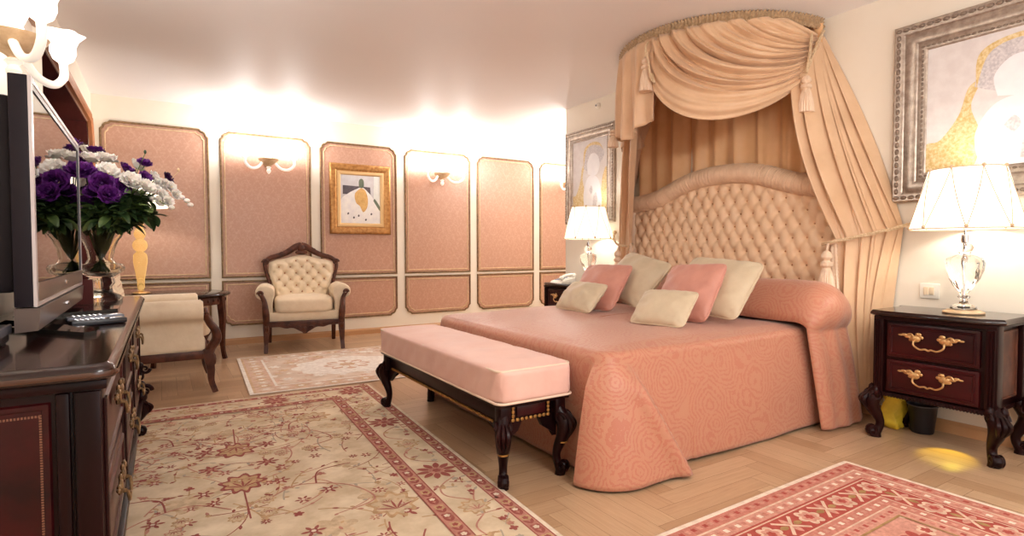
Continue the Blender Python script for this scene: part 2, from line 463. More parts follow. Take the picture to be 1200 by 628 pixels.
# chair rail between the upper and lower panels
# ------------------------------------------------------------------ upholstered wall panels
def panel_outline(x0, x1, z0, z1, notch, side):
    n, s = notch, .022
    if side == 'top':
        L = [(x0, z0), (x1, z0), (x1, z1 - n - s)]
        arc = [(x1 - s - (n - s) * (1 - math.cos(t)) * 1.0, z1 - n + (n - s) * math.sin(t)) for t in np.linspace(0, PI / 2, 5)]
        L += [(x1 - s, z1 - n)] + arc[1:-1] + [(x1 - n, z1 - s), (x1 - n - s, z1)]
        L += [(x0 + n + s, z1), (x0 + n, z1 - s)] + [(x0 + x1 - a, c) for a, c in arc[::-1][1:-1]] + [(x0 + s, z1 - n), (x0, z1 - n - s)]
        return L
    up_ = panel_outline(x0, x1, z0, z1, notch, 'top')
    return [(x0 + x1 - a, z0 + z1 - c) for a, c in up_]
def wall_panel(x0, x1, z0, z1, side, label):
    t = thing('silk_wall_hanging', label, 'wall panel', ((x0 + x1) / 2, YB, z0), 'rose silk panels of the back wall'); t['kind'] = 'thing'  # upholstered panel fixed to the wall
    o = panel_outline(x0, x1, z0, z1, .068, side)
    f = lambda a, c, h: (a, YB - h, c)
    b = MB(); b.add([(a, YB - .006, c) for a, c in o], [tuple(range(len(o)))]); b.build('fabric_field', MAT['damask'], t)
    b = MB()
    b.sweep(o, [(-.004, 0), (-.004, .012), (.004, .022), (.013, .022), (.018, .010)], f); b.build('moulding', MAT['gilt'], t)
    b = MB()
    i_ = panel_outline(x0 + .036, x1 - .036, z0 + .036, z1 - .036, .062, side)
    b.sweep(i_, [(0, .005), (.003, .013), (.012, .014), (.016, .005)], f); b.build('inner_moulding', MAT['giltlight'], t)
UP = ['tall rose silk wall panel behind the flower bouquet and amber lamp',
      'tall rose silk wall panel with a lit sconce above the cream armchair',
      'tall rose silk wall panel that the gold-framed picture hangs on',
      'tall rose silk wall panel with a lit sconce right of the gold-framed picture',
      'plain tall rose silk wall panel without lamp or picture',
      'tall rose silk wall panel half hidden by the headboard wall']
LOW = ['low rose silk panel behind the round corner table',
       'low rose silk panel hidden behind the facing armchair',
       'low rose silk panel below the gold-framed picture',
       'low rose silk panel behind the pale pink bench end',
       'low rose silk panel under the plain tall panel, above the bed foot',
       'low rose silk panel beside the far nightstand']
PX = [(-.535 + 1.1065 * i, .455 + 1.1065 * i) for i in range(6)]
for i, (a, c) in enumerate(PX):
    wall_panel(a, c, .782, 2.452, 'top', UP[i])
    wall_panel(a, c, .225, .742, 'bottom', LOW[i])
# ------------------------------------------------------------------ bed
BC = 2.98                                    # centre line of bed, headboard and canopy
def arch(dy):
    return np.interp(abs(dy), [0, .12, .26, .40, .52, .64, .76, .88, 1.0], [1.700, 1.697, 1.682, 1.648, 1.606, 1.566, 1.540, 1.528, 1.522])
bed = thing('bed', 'wide double bed with arched button-tufted peach headboard under the canopy', 'bed', (2.8, BC, 0))
b = MB(); b.box((1.80, 2.02, .06), (3.85, 3.84, .34), .02)
for x in (1.95, 3.7):
    for y in (2.12, 3.74): b.lathe([(.04, 0), (.045, .03), (.03, .07)], (x, y, 0), 12)
b.build('base', MAT['darkwood'], bed)
b = MB(); b.sq((2.80, 2.93, .47), (1.05, .93, .125), 8, 10); b.build('mattress', MAT['cream_fabric'], bed)
A_, RH = .1075, .0975
def tuft_height(y, z, a, rowh, y0, z0):
    """buttons at (i*a, 2k*rowh) and ((i+.5)*a, (2k+1)*rowh)"""
    u = (y - y0) / a; v = (z - z0) / (2 * rowh)
    s = abs(np.sin(PI * (u + v)) * np.sin(PI * (u - v)))
    d1 = np.hypot((u - np.round(u)) * a, (v - np.round(v)) * 2 * rowh)
    u2, v2 = u - .5, v - .5
    d2 = np.hypot((u2 - np.round(u2)) * a, (v2 - np.round(v2)) * 2 * rowh)
    d = np.minimum(d1, d2)
    return .40 * s ** .65 + .50 - .75 * np.exp(-(d / (.20 * a)) ** 2) - .12 * np.exp(-(d / (.42 * a)) ** 2), d
b = MB(); ny, nz = 300, 170
Y, V = np.meshgrid(np.linspace(BC - .99, BC + .99, ny), np.linspace(0, 1, nz), indexing='ij')
ZT = arch(Y - BC) - .03; Z = .5 + V * (ZT - .5)
hgt, _ = tuft_height(Y, Z, A_, RH, 2.212, 1.083)
edge = sstep(0, .07, ZT - Z)
X = 3.872 - .034 * hgt * edge - .012 * edge
b.grid(np.stack([X, Y, Z], -1))
btn = []
for k in range(-6, 8):
    for i in range(-5, 20):
        y = 2.212 + (i + (.5 if k % 2 else 0)) * A_; z = 1.083 + k * RH
        if BC - .96 < y < BC + .96 and .62 < z < arch(y - BC) - .11: btn.append((y, z))
for y, z in btn: b.ell((3.874, y, z), (.012, .013, .013), 8, 1)
n0 = len(b.v)
o_ = [(y, arch(y - BC) - .01) for y in np.linspace(BC - .99, BC + .99, 30)]
b.prism([(BC - .99, .1)] + o_ + [(BC + .99, .1)], lambda a, c, t: (3.865 + t, a, c), .05)
b.build('headboard', [MAT['head_fabric'], MAT['button']], bed, angle=80)
b = MB(); R0 = .078; N = 620
s_ = [(BC - 1.0, z) for z in np.linspace(.45, 1.46, 60)] + [(y, float(arch(y - BC))) for y in np.linspace(BC - .985, BC + .985, 500)] + [(BC + 1.0, z) for z in np.linspace(1.46, .45, 60)]
rr = [(.05 if (i < 60 or i >= 560) else R0) * (1 + .035 * math.sin(i * 2.1) + .02 * math.sin(i * .83)) for i in range(N)]
b.tube([(3.86, y, z) for y, z in s_], rr, 16, ref=(1, 0, 0)); b.build('headboard_border', MAT['head_roll'], bed, angle=80)

# ---- coverlet: draped over mattress to the floor
def coverlet():
    # U-shaped outline of mattress top: near side, foot, far side
    X0, X1, Y0, Y1, r = 1.74, 3.86, 1.985, 3.87, .10
    out = []
    for x in np.linspace(X1, X0 + r, 90): out.append((x, Y0, 0, -1))
    for t in np.linspace(0, PI / 2, 26)[1:]: out.append((X0 + r - r * math.sin(t), Y0 + r - r * math.cos(t), -math.sin(t), -math.cos(t)))
    for y in np.linspace(Y0 + r, Y1 - r, 70)[1:]: out.append((X0, y, -1, 0))
    for t in np.linspace(0, PI / 2, 20)[1:]: out.append((X0 + r - r * math.cos(t), Y1 - r + r * math.sin(t), -math.cos(t), math.sin(t)))
    for x in np.linspace(X0 + r, X1, 60)[1:]: out.append((x, Y1, 0, 1))
    ZT = .628; rows = []
    m = len(out); s = 0; px = None
    for i, (x, y, nx, ny_) in enumerate(out):
        if px: s += math.hypot(x - px[0], y - px[1])
        px = (x, y)
        sx, sy = min(max(x, 2.55), X1), 2.92
        if x > 2.55: sx = x
        row = []
        for k in range(22):                        # top
            q = k / 22
            e = .05
            xx, yy = sx + (x - nx * e - sx) * q, sy + (y - ny_ * e - sy) * q
            zz = ZT + .012 * math.exp(-((xx - 2.6) / .7) ** 2) + .003 * math.sin(xx * 9 + yy * 5) * (1 - q) + .004 * math.sin(yy * 13 - xx * 6)
            row.append((xx, yy, zz - .02 * q ** 6))
        for k in range(6):                         # rounded edge
            t = k / 6 * PI / 2
            row.append((x - nx * .05 + nx * .05 * math.sin(t), y - ny_ * .05 + ny_ * .05 * math.sin(t), ZT - .02 - .05 * (1 - math.cos(t))))
        near = ny_ < -.3; foot = nx < -.5 and abs(ny_) < .5
        for k in range(27):                        # hanging side
            h = k / 26
            z = (ZT - .07) * (1 - h) + .012 * h
            fl = .055 * h + .01 * math.sin(PI * h)
            wv = .3 if (near and x > 2.3) else 1
            fl += wv * (.010 * h * math.sin(s * 7.3) + .006 * h * math.sin(s * 15 + 1))
            dx = dy = 0
            if ny_ < -.2:                          # near side: heavy corner fold
                xs = 1.88 + .29 * h
                k_ = 1 - float(sstep(xs - .022, xs + .016, x))
                fl += (.034 * min(1, h * 5) + .062 * h) * k_ + .034 * min(1, h * 4) * math.exp(-((x - xs + .05) / .05) ** 2)
                fl += .012 * math.sin(PI * h) * math.exp(-((x - 2.9) / .3) ** 2)
            if nx < -.2:
                fl = fl * (.35 + .0 * h) if ny_ > -.2 and abs(ny_) < .2 else fl
                if ny_ > .2: fl += .10 * h * (.6 + .4 * math.sin(s * 30))
            row.append((x + nx * fl, y + ny_ * fl, z + (.004 * math.sin(s * 5) + .004) * h))
        rows.append(row)
    b = MB(); b.grid(rows)
    o = b.build('coverlet', MAT['spread'], angle=70, solid=.006)
    tag(o, 'rose paisley coverlet draped over the bed down to the floor', 'bedspread')
coverlet()
def bolster():
    # the upper end of the coverlet folded over the pillow roll
    path = []                                     # (y, z, ny, nz)
    for z in np.linspace(.015, .60, 34): path.append((1.93 - .085 * (1 - z / .6), z, -1, .0))
    for t in np.linspace(0, PI / 2, 14)[1:]: path.append((2.03 - .10 * math.cos(t), .60 + .05 * math.sin(t), -math.cos(t), math.sin(t)))
    for y in np.linspace(2.05, 3.82, 70)[1:]: path.append((y, .65, 0, 1))
    for t in np.linspace(0, PI / 2, 10)[1:]: path.append((3.83 + .10 * math.sin(t), .60 + .05 * math.cos(t), math.sin(t), math.cos(t)))
    for z in np.linspace(.58, .015, 24): path.append((3.93 + .085 * (1 - z / .6), z, 1, 0))
    rows = []
    for i, (y, z, ny_, nz_) in enumerate(path):
        row = []
        for k in range(41):
            w = k / 40
            bul = (max(0, math.sin(PI * min(w * 1.02, 1))) ** .55)
            amp = .035 + .205 * max(0, nz_) ** 1.5 if nz_ > 0 else .035 + .02 * math.sin(min(1, z / .6) * PI)
            rip = .006 * math.sin(w * 19 + y * 3) * (1 - nz_)
            hang = 1 - nz_
            xx = 3.31 + w * (.50 - .03 * hang) + (.03 * hang * (1 - min(z, .6) / .6))
            row.append((xx, y + ny_ * (amp * bul + rip), z + nz_ * amp * bul + .004 * math.sin(y * 8 + w * 5) * nz_))
        rows.append(row)
    b = MB(); b.grid(rows)
    o = b.build('bolster_cover', MAT['spread'], angle=70, solid=.008)
    tag(o, 'rose paisley cloth folded over the pillow roll below the headboard', 'bolster cover')
bolster()
def pillow(name, label, mat, BR, TR, TL, t, group):
    BR, TR, TL = Vector(BR), Vector(TR), Vector(TL)
    upv = TR - BR; wv = TR - TL
    h = upv.length; w = wv.length
    yv = upv.normalized(); xv = (wv - yv * wv.dot(yv)).normalized(); zv = xv.cross(yv)
    if zv.x > 0: zv = -zv
    c = BR + upv * .5 - xv * (w / 2)
    th = thing(name, label, 'pillow', (c.x, c.y, BR.z), group)
    rnd = random.Random(len(label) * 7)
    ph = [rnd.random() * 6 for _ in range(4)]
    def pt(a, q, sg):
        ia, iq = 1 - a * a, 1 - q * q
        m = max(abs(a), abs(q), 1e-6); k = max(1e-9, abs(a / m) ** 9 + abs(q / m) ** 9) ** (-1 / 9) if m > 1e-5 else 1
        x = a * k * w / 2 * (1 - .03 * iq * abs(a)); y = q * k * h / 2 * (1 - .03 * ia * abs(q))
        z = sg * t / 2 * (max(0, ia) * max(0, iq)) ** .42
        z += sg * .006 * (math.sin(9 * a + ph[0]) * math.sin(5 * q + ph[1]) + .7 * math.sin(16 * a * q + ph[2])) * (ia * iq) ** .3
        z -= .02 * (q - 1) * 0
        return c + xv * x + yv * y + zv * z
    b = MB(); L = [math.sin(PI / 2 * v) for v in np.linspace(-1, 1, 31)]
    for sg in (1, -1): b.grid([[pt(a, q, sg) for q in L] for a in L])
    b.build('cover', mat, th, angle=80)
    e = [(a, -1) for a in L] + [(1, q) for q in L[1:]] + [(a, 1) for a in L[::-1][1:]] + [(-1, q) for q in L[::-1][1:-1]]
    b = MB(); b.tube([pt(a, q, 1) for a, q in e], .006, 8, closed=True); b.build('piping', mat, th)
CU, PK = MAT['cushion_cream'], MAT['cushion_pink']
g = 'scatter cushions on the bed'
pillow('cushion', 'large cream square cushion behind the right pink one', CU, (2.93, 2.15, .665), (3.20, 2.136, 1.010), (3.164, 2.683, 1.02), .17, g)
pillow('cushion', 'large cream square cushion behind the left pink one', CU, (2.93, 2.98, .665), (3.20, 2.885, .987), (3.187, 3.43, .975), .17, g)
pillow('cushion', 'pink square cushion between a small cream one and the rightmost large cream one', PK, (2.78, 2.25, .655), (3.02, 2.273, 1.008), (3.016, 2.713, 1.005), .15, g)
pillow('cushion', 'pink square cushion nearest the telephone, behind the far small cream one', PK, (2.74, 3.04, .655), (3.002, 3.09, .979), (2.924, 3.523, .97), .15, g)
pillow('cushion', 'small cream lumbar cushion in front of the right pink cushion', CU, (2.53, 2.205, .648), (2.712, 2.240, .842), (2.648, 2.612, .842), .12, g)
pillow('cushion', 'small cream lumbar cushion in front of the left pink cushion', CU, (2.545, 3.06, .648), (2.728, 3.062, .842), (2.706, 3.455, .842), .12, g)

# ------------------------------------------------------------------ canopy
R = .855; CX = XH - .02
CYC = BC + .03
def cyl(phi, r, z): return (CX - (r + .01) * math.cos(phi), CYC - r * (.91 if phi > 0 else .98) * math.sin(phi), z)
def tassel(b, c, L, r, mi=0):
    x, y, z = c                                   # top of tassel
    prof = [(.004, 0), (.35 * r, -.02 * L), (.62 * r, -.09 * L), (.66 * r, -.15 * L), (.4 * r, -.21 * L), (.46 * r, -.23 * L), (.72 * r, -.27 * L), (.72 * r, -.33 * L), (.45 * r, -.37 * L), (.55 * r, -.40 * L), (.62 * r, -.46 * L), (.8 * r, -.6 * L), (.95 * r, -.8 * L), (1.05 * r, -.985 * L), (.9 * r, -L), (.01, -.98 * L)]
    b.lathe([(max(q, .002), w) for q, w in prof], c, 40, mi, rib=lambda a, zz: 1 + (.06 * math.cos(20 * a) if zz < -.4 * L else 0))
def rope(b, pts, r, mi=0, n=60):
    P = interp(pts, n); T = np.gradient(P, axis=0); T /= np.linalg.norm(T, axis=1)[:, None]
    s = np.concatenate([[0], np.cumsum(np.linalg.norm(np.diff(P, axis=0), axis=1))])
    for ph in (0, 2.09, 4.19):
        q = []
        for p, t, d in zip(P, T, s):
            u = np.cross(t, [0.3, .5, .81]); u /= np.linalg.norm(u); v = np.cross(t, u)
            a = d / (r * 5) + ph
            q.append(p + r * .5 * (u * math.cos(a) + v * math.sin(a)))
        b.tube(q, r * .6, 6, mi)
can = thing('bed_canopy', 'half-round champagne silk canopy with swag and tassels over the headboard', 'canopy', (CX, BC, 2.6))
# pelmet board and gathered heading
b = MB()
o_ = [(R - .02, a) for a in np.linspace(-PI / 2, PI / 2, 40)]
b.prism([cyl(a, r, 0)[:2] for r, a in o_], lambda a, c, t: (a, c, 2.66 + t), .045)
b.build('pelmet', MAT['silk_heading'], can)
b = MB(); n = 520; rows = []
for i in range(n):
    a = -PI / 2 + PI * i / (n - 1); row = []
    w = math.sin(i * 1.25) + .5 * math.sin(i * .61 + 1)
    for r, z, k in [(.0, 2.702, .5), (.012, 2.708, 1), (.014, 2.70, 1), (.004, 2.690, .5), (.012, 2.680, 1), (.004, 2.668, .5), (.014, 2.656, 1), (.016, 2.644, 1.3), (.0, 2.630, .6)]:
        row.append(cyl(a, R + r + .007 * w * k, z + .004 * k * math.sin(i * 1.25)))
    rows.append(row)
b.grid(rows); b.build('heading', MAT['silk_heading'], can, angle=80)
# back drape
b = MB(); rows = []
for i in range(260):
    y = CYC - .80 + 1.80 * i / 259; row = []
    f = 1.1 * math.sin(i * .21 + .6 * math.sin(i * .05)) + .5 * math.sin(i * .133 + .8) + .25 * math.sin(i * .47)
    for j in range(14):
        v = j / 13
        row.append((XH - .045 - (.024 + .006 * math.sin(i * .05)) * f * (.6 + .5 * v), y + .01 * math.sin(v * 3 + i * .2), 2.67 - v * 1.35))
    rows.append(row)
b.grid(rows); b.build('back_drape', MAT['silk_inner'], can, angle=80)
# main swag: folds start along the heading and sweep down and up again to the gather at the right end
PA, PB = math.radians(-1), math.radians(84)
nT, nU = 150, 70; rows = []
def swagpt(t, u):
    # t: 0 top fold .. 1 bottom hem ; u: along the fold from left start to right gather
    a0 = PA + (PB - PA) * (1 - t) ** 1.35 * .80
    z0 = 2.652 - .02 * t - .20 * max(0, (t - .86) / .14) ** 1.4
    a1, z1 = PB + .02, 2.59 - .19 * t
    sag = .02 + .415 * t ** 1.15
    x = u
    a = a0 + (a1 - a0) * (x ** (1.0 + .12 * t))
    sh = (4 * x * (1 - x)) ** (.85) * (1 + .25 * (.5 - x))
    z = z0 + (z1 - z0) * x - sag * sh
    tt = t + .018 * math.sin(9 * t + 3 * x) + .012 * math.sin(23 * t); fold = math.sin(2 * PI * 8 * tt + .8 * math.sin(3 * x + 2 * t)) * (.75 + .4 * math.sin(11 * t + 2 * x)) + .45 * math.sin(2 * PI * 17 * tt + 2.5 * x) + .2 * math.sin(2 * PI * 31 * t + 4 * x)
    amp = .046 * (1 - .6 * x) * sstep(0, .12, t) * (.35 + .65 * min(1, x * 6))
    r = R + .03 + .05 * sh * (.4 + .6 * t) + amp * fold - .02 * x
    return cyl(a, r, z)
for i in range(nT): rows.append([swagpt(i / (nT - 1), j / (nU - 1)) for j in range(nU)])
b = MB(); b.grid(rows); b.build('swag', MAT['silk'], can, angle=80, solid=.004)
# hanging side valance on the left quarter
def valance():
    rows = []
    nI = 200
    for i in range(nI):
        q = i / (nI - 1); a = math.radians(-90) + math.radians(93) * q; row = []
        f = math.sin(q * 2 * PI * 7 + .5) + .4 * math.sin(q * 2 * PI * 15)
        zb = 2.03 + .05 * math.cos(q * 2 * PI * 2.0) - .03 * q
        for j in range(26):
            v = j / 25
            row.append(cyl(a + .02 * math.sin(v * 3), R + .02 + (.004 + .030 * v ** .7) * f + .05 * v * (1 - v), 2.650 + (zb - 2.650) * v))
        rows.append(row)
    b = MB(); b.grid(rows); b.build('side_valance', MAT['silk'], can, angle=80, solid=.004)
valance()
# ropes and tassels
TA = cyl(math.radians(1), R + .075, 2.50); TB = cyl(math.radians(74), R + .085, 2.265); TC = cyl(math.radians(-37), R + .07, 2.10)
p = cyl(math.radians(1), R + .05, 2.62)
CORDS = [([p, (TA[0], TA[1], TA[2] + .07), TA], .008),
         ([cyl(math.radians(86), R + .05, 2.60), cyl(math.radians(79), R + .07, 2.44), (TB[0], TB[1], TB[2] + .02)], .011),
         ([cyl(math.radians(78), R + .06, 2.56), cyl(math.radians(76), R + .08, 2.42), (TB[0], TB[1], TB[2] + .02)], .009),
         ([(TA[0] - .03, TA[1] - .04, TA[2] + .02), (TA[0] - .02, TA[1] - .07, 2.34), (TA[0] + .0, TA[1] - .085, 2.30), (TA[0], TA[1] - .06, 2.36)], .008)]
for P_, r_ in CORDS:
    b = MB(); rope(b, P_, r_); b.build('cord', MAT['cord'], can)
for c, L, r in ((TA, .25, .045), (TB, .25, .05), (TC, .15, .042)):
    b = MB(); tassel(b, c, L, r); b.build('tassel', MAT['tassel'], can)

# ---- side curtains, tied back to the wall
def curtain(sgn, label):
    fy = lambda y: BC + (BC - y) if sgn < 0 else y          # built for the right side, mirrored for the left
    t = thing('bed_curtain', label, 'curtain', (3.88, fy(1.86), 0), 'champagne silk bed curtains')
    nF, nV = 190, 60
    p0 = 72 if sgn > 0 else 18
    top = interp([cyl(math.radians(p0 * 1.0), R - .03, 2.6), cyl(math.radians((p0 + 90) / 2), R - .02, 2.6), cyl(math.radians(88), R - .01, 2.6), (3.955, CYC - .91 * R, 2.6)], nF)
    tie = interp([(3.74 if sgn > 0 else 3.70, 1.99 if sgn > 0 else 2.11, 1.165), (3.76, 1.91, 1.19), (3.82, 1.83, 1.21), (3.90, 1.74, 1.225), (3.95, 1.70, 1.235)], nF)
    bot = interp([(3.82, 1.90, .34), (3.82, 1.87, .16), (3.84, 1.85, .10), (3.89, 1.82, .10), (3.94, 1.80, .12)], nF)
    rows = []
    for i in range(nF):
        u = i / (nF - 1); uu = u + .03 * math.sin(u * 9 + sgn); f = math.sin(uu * 2 * PI * 5.5 + .4) + .45 * math.sin(uu * 2 * PI * 9.7 + 1) + .2 * math.sin(uu * 2 * PI * 19)
        row = []
        for j in range(nV):
            v = j / (nV - 1)
            p = top[i] + (tie[i] - top[i]) * v
            bul = math.sin(PI * v)
            p = p + np.array([-.05 * bul * (1 - u), -.05 * bul * (u) + .03 * bul * (1 - u), -.04 * bul])
            amp = .018 + .044 * bul - .006 * v
            p[0] -= amp * f * .8; p[1] += .3 * amp * f
            row.append((min(p[0], XH - .006), fy(p[1]), p[2]))
        for j in range(1, 40):
            v = j / 39
            vv = 1 - (1 - v) ** 1.8; p = tie[i] + (bot[i] - tie[i]) * np.array([vv, vv, v])
            bul = math.sin(PI * min(1, v * 1.0))
            p = p + np.array([-.035 * bul * (1 - u), (-.01 * bul * u + .01 * bul * (1 - u)), 0])
            amp = .013 + .034 * bul
            p[0] -= amp * f * .8; p[1] += .35 * amp * f
            row.append((min(p[0], XH - .006), fy(p[1]), p[2]))
        rows.append(row)
    b = MB(); b.grid(rows); b.build('drape', MAT['silk'], t, angle=80, solid=.004)
    # fringed edge below the tie
    b = MB(); e = [rows[0][j] for j in range(nV, nV + 39)]
    for j, p in enumerate(interp(e, 34)):
        b.ell((p[0] - .004, p[1], p[2]), (.014, .014, .02), 7)
        b.lathe([(.004, 0), (.014, -.03), (.016, -.05), (.002, -.052)], (p[0] - .008, p[1] + .012 * sgn, p[2] - .006), 8)
    e = [(x - .012, y, z) for x, y, z in [rows[min(k, nF - 1)][nV + 4] for k in range(0, 60, 4)]]
    b.build('fringe', MAT['tassel'], t)
    b = MB()
    rope(b, [(XH - .005, fy(1.60), 1.275), (3.90, fy(1.66), 1.245), (3.80, fy(1.77), 1.205), (3.70, fy(1.90), 1.165), (3.655, fy(2.0), 1.14), (3.70, fy(2.06), 1.13), (3.80, fy(2.03), 1.15)], .011)
    b.ell((XH - .012, fy(1.60), 1.275), .02, 8)
    b.build('tieback_cord', MAT['cord'], t)
    b = MB(); q = (3.655, fy(2.0), 1.14)
    rope(b, [q, (3.64, fy(2.0), 1.10), (3.635, fy(2.0), 1.07)], .008, n=20)
    tassel(b, (3.635, fy(2.0), 1.09), .30, .05); b.build('tassel', MAT['tassel'], t)
curtain(1, 'champagne silk bed curtain tied back beside the nightstand with two drawers in full view')
curtain(-1, 'champagne silk bed curtain tied back at the far side beside the telephone')
# ------------------------------------------------------------------ carved legs
def volute(b, c, ax, ay, r, turns, r0, r1, n=26, mi=0, ph=0, sg=1):
    """spiral scroll in the plane (ax, ay) around c"""
    c = np.array(c, float); ax = np.array(ax, float); ay = np.array(ay, float)
    P = []; Rr = []
    for i in range(n):
        t = i / (n - 1); a = ph + sg * t * turns * 2 * PI
        q = r * (1 - .8 * t)
        P.append(c + ax * q * math.cos(a) + ay * q * math.sin(a)); Rr.append(r0 + (r1 - r0) * t)
    b.tube(P, Rr, 8, mi)
def cabriole(b, base, d, h, s=1.0, mi=0, gold=None, straight=False):
    """S-curved carved leg: base (x,y) of the corner, d outward unit 2D, h height, s thickness"""
    x, y = base; D = np.array([d[0], d[1], 0.]); U = np.array([0, 0, 1.]); S = np.array([-d[1], d[0], 0.])
    B = np.array([x, y, 0.])
    pt = lambda o, z: B + D * o * s + U * z * h
    path = [(.0, 1.0), (.014, .92), (.034, .82), (.042, .72), (.030, .58), (.008, .44), (-.004, .32), (-.002, .22), (.010, .13), (.020, .05), (.018, .0)]
    rad = [.034, .038, .042, .041, .034, .027, .022, .021, .024, .026, .022]
    P = interp([pt(o, z) for o, z in path], 34); Rr = interp([[r] for r in rad], 34)[:, 0] * s
    b.tube(P, Rr, 10, mi, ref=S)
    # acanthus on the knee, scroll at shoulder and foot
    for k in (-1, 0, 1):
        b.tube(interp([pt(.050, .93) + S * k * .012 * s, pt(.085, .80) + S * k * .022 * s, pt(.075, .66) + S * k * .018 * s, pt(.045, .52) + S * k * .006 * s], 14), [q * s for q in np.interp(np.linspace(0, 1, 14), [0, .4, 1], [.008, .015, .004])], 6, mi)
    for k in (-1, 1):
        volute(b, pt(.030, .86) + S * k * .034 * s, D, U, .030 * s, 1.3, .010 * s, .004 * s, mi=mi)
        volute(b, pt(.030, .14) + S * k * .018 * s, D, U, .026 * s, 1.4, .011 * s, .004 * s, mi=mi, ph=-PI / 2, sg=1)
    b.ell(pt(.040, .13), (.030 * s,) * 3, 9, mi)
    b.tube([pt(.016, .055), pt(.016, .0)], [.026 * s, .028 * s], 10, mi)
    if gold is not None:
        b.tube([pt(.040, .50) + S * .0, pt(.012, .47)], [.012 * s, .026 * s], 10, gold)
        b.ell(pt(.030, .50), (.030 * s, .030 * s, .010 * s), 10, gold)
# ------------------------------------------------------------------ bench at the foot of the bed
BX0, BX1, BY0, BY1 = 1.255, 1.690, 2.13, 3.80
bench = thing('bench', 'long bench with pale pink seat and dark carved legs at the foot of the bed', 'bench', ((BX0 + BX1) / 2, (BY0 + BY1) / 2, 0))
cx, cy = (BX0 + BX1) / 2, (BY0 + BY1) / 2
b = MB()
def cfn(p):
    a, q = p[0], p[1]
    z = (.014 * (1 - a * a) * (1 - q * q) + .0035 * math.sin(q * 21) * (1 - abs(a)) ** .5) if p[2] > 0 else 0
    crease = sum(math.exp(-((q - w - .02 * math.sin(a * 4)) / .014) ** 2) for w in (-.36, .02, .40)) * (.6 + .4 * math.sin(a * 5 + q * 9))
    if p[2] > 0: z -= .007 * crease
    d = .004 * math.sin(q * 34 + p[2] * 3) * (1 - abs(p[2])) if abs(a) > .9 else 0
    return (d, 0, z)
b.sq((cx, cy, .478), ((BX1 - BX0) / 2, (BY1 - BY0) / 2, .083), 12, 64, fn=cfn)
cu = b.build('seat_cushion', MAT['bench_fabric'], bench, angle=80)
b = MB()
def rrect(x0, x1, y0, y1, z, r, n=6):
    o = []
    for (X, Y, a0) in ((x1 - r, y1 - r, 0), (x0 + r, y1 - r, 90), (x0 + r, y0 + r, 180), (x1 - r, y0 + r, 270)):
        for k in range(n + 1):
            a = math.radians(a0 + 90 * k / n); o.append((X + r * math.cos(a), Y + r * math.sin(a), z))
    return o
def dense(o, step=.03):
    out = []
    for i in range(len(o)):
        a, c = np.array(o[i]), np.array(o[(i + 1) % len(o)]); L = np.linalg.norm(c - a); k = max(1, int(L / step))
        out += [tuple(a + (c - a) * j / k) for j in range(k)]
    return out
b.tube(dense(rrect(BX0 + .012, BX1 - .012, BY0 + .02, BY1 - .02, .548, .04)), .006, 8, closed=True)
b.tube(dense(rrect(BX0 + .006, BX1 - .006, BY0 + .01, BY1 - .01, .402, .04)), .006, 8, closed=True)
b.build('piping', MAT['piping'], cu)
AX0, AX1, AY0, AY1 = 1.285, 1.655, 2.165, 3.765
b = MB()
b.box((AX0 - .012, AY0 - .012, .378), (AX1 + .012, AY1 + .012, .398), .006)
b.box((AX0 + .03, AY0 + .05, .285), (AX0 + .055, AY1 - .05, .38), .004); b.box((AX1 - .055, AY0 + .05, .285), (AX1 - .03, AY1 - .05, .38), .004)
for sy in (AY0 + .035, AY1 - .06): b.box((AX0 + .05, sy, .295), (AX1 - .05, sy + .025, .38), .004)
# shaped ears where the apron meets the legs
for X in (AX0 + .03, AX1 - .055):
    for Y, s in ((AY0 + .04, 1), (AY1 - .04, -1)):
        b.prism([(Y, .29), (Y + s * .14, .29), (Y + s * .11, .265), (Y + s * .07, .25), (Y + s * .04, .215), (Y, .19)], lambda a, c, t: (X + t, a, c), .025)
for Y in (AY0 + .035, AY1 - .06):
    for X, s in ((AX0 + .04, 1), (AX1 - .04, -1)):
        b.prism([(X, .30), (X + s * .10, .30), (X + s * .075, .25), (X + s * .03, .22), (X, .20)], lambda a, c, t: (a, Y + t, c), .025)
b.build('apron', MAT['darkwood'], bench)
for X in (AX0 + .024, AX1 - .024):
    b = MB()
    for k in range(66): b.ell((X, AY0 + .12 + k * (AY1 - AY0 - .24) / 65, .290), (.006, .011, .008), 6)
    b.build('gilt_beading', MAT['inlay'], bench)
for Y in (AY0 + .030, AY1 - .030):
    b = MB()
    for k in range(9):
        x = AX0 + .085 + k * (AX1 - AX0 - .17) / 8
        b.ell((x, Y, .304), (.011, .006, .009), 7)
    for k in range(1, 4):
        for x in (AX0 + .085, AX1 - .085): b.ell((x, Y, .304 + k * .019), (.009, .006, .010), 7)
    b.build('gilt_beading', MAT['inlay'], bench)
    b = MB(); b.box((AX0 + .105, Y - .004, .318), (AX1 - .105, Y + .004, .366), .003); b.build('end_panel', MAT['redwood'], bench)
for i, (x, y, d) in enumerate(((AX0 + .03, AY0 + .03, (-.5, -.87)), (AX1 - .03, AY0 + .03, (.5, -.87)), (AX0 + .03, AY1 - .03, (-.5, .87)), (AX1 - .03, AY1 - .03, (.5, .87)))):
    b = MB(); b.box((x - .03, y - .03, .27), (x + .03, y + .03, .379), .012)
    q = math.hypot(*d); cabriole(b, (x, y), (d[0] / q, d[1] / q), .33, .95, 0, 1)
    b.build('leg', [MAT['darkwood'], MAT['inlay']], bench)

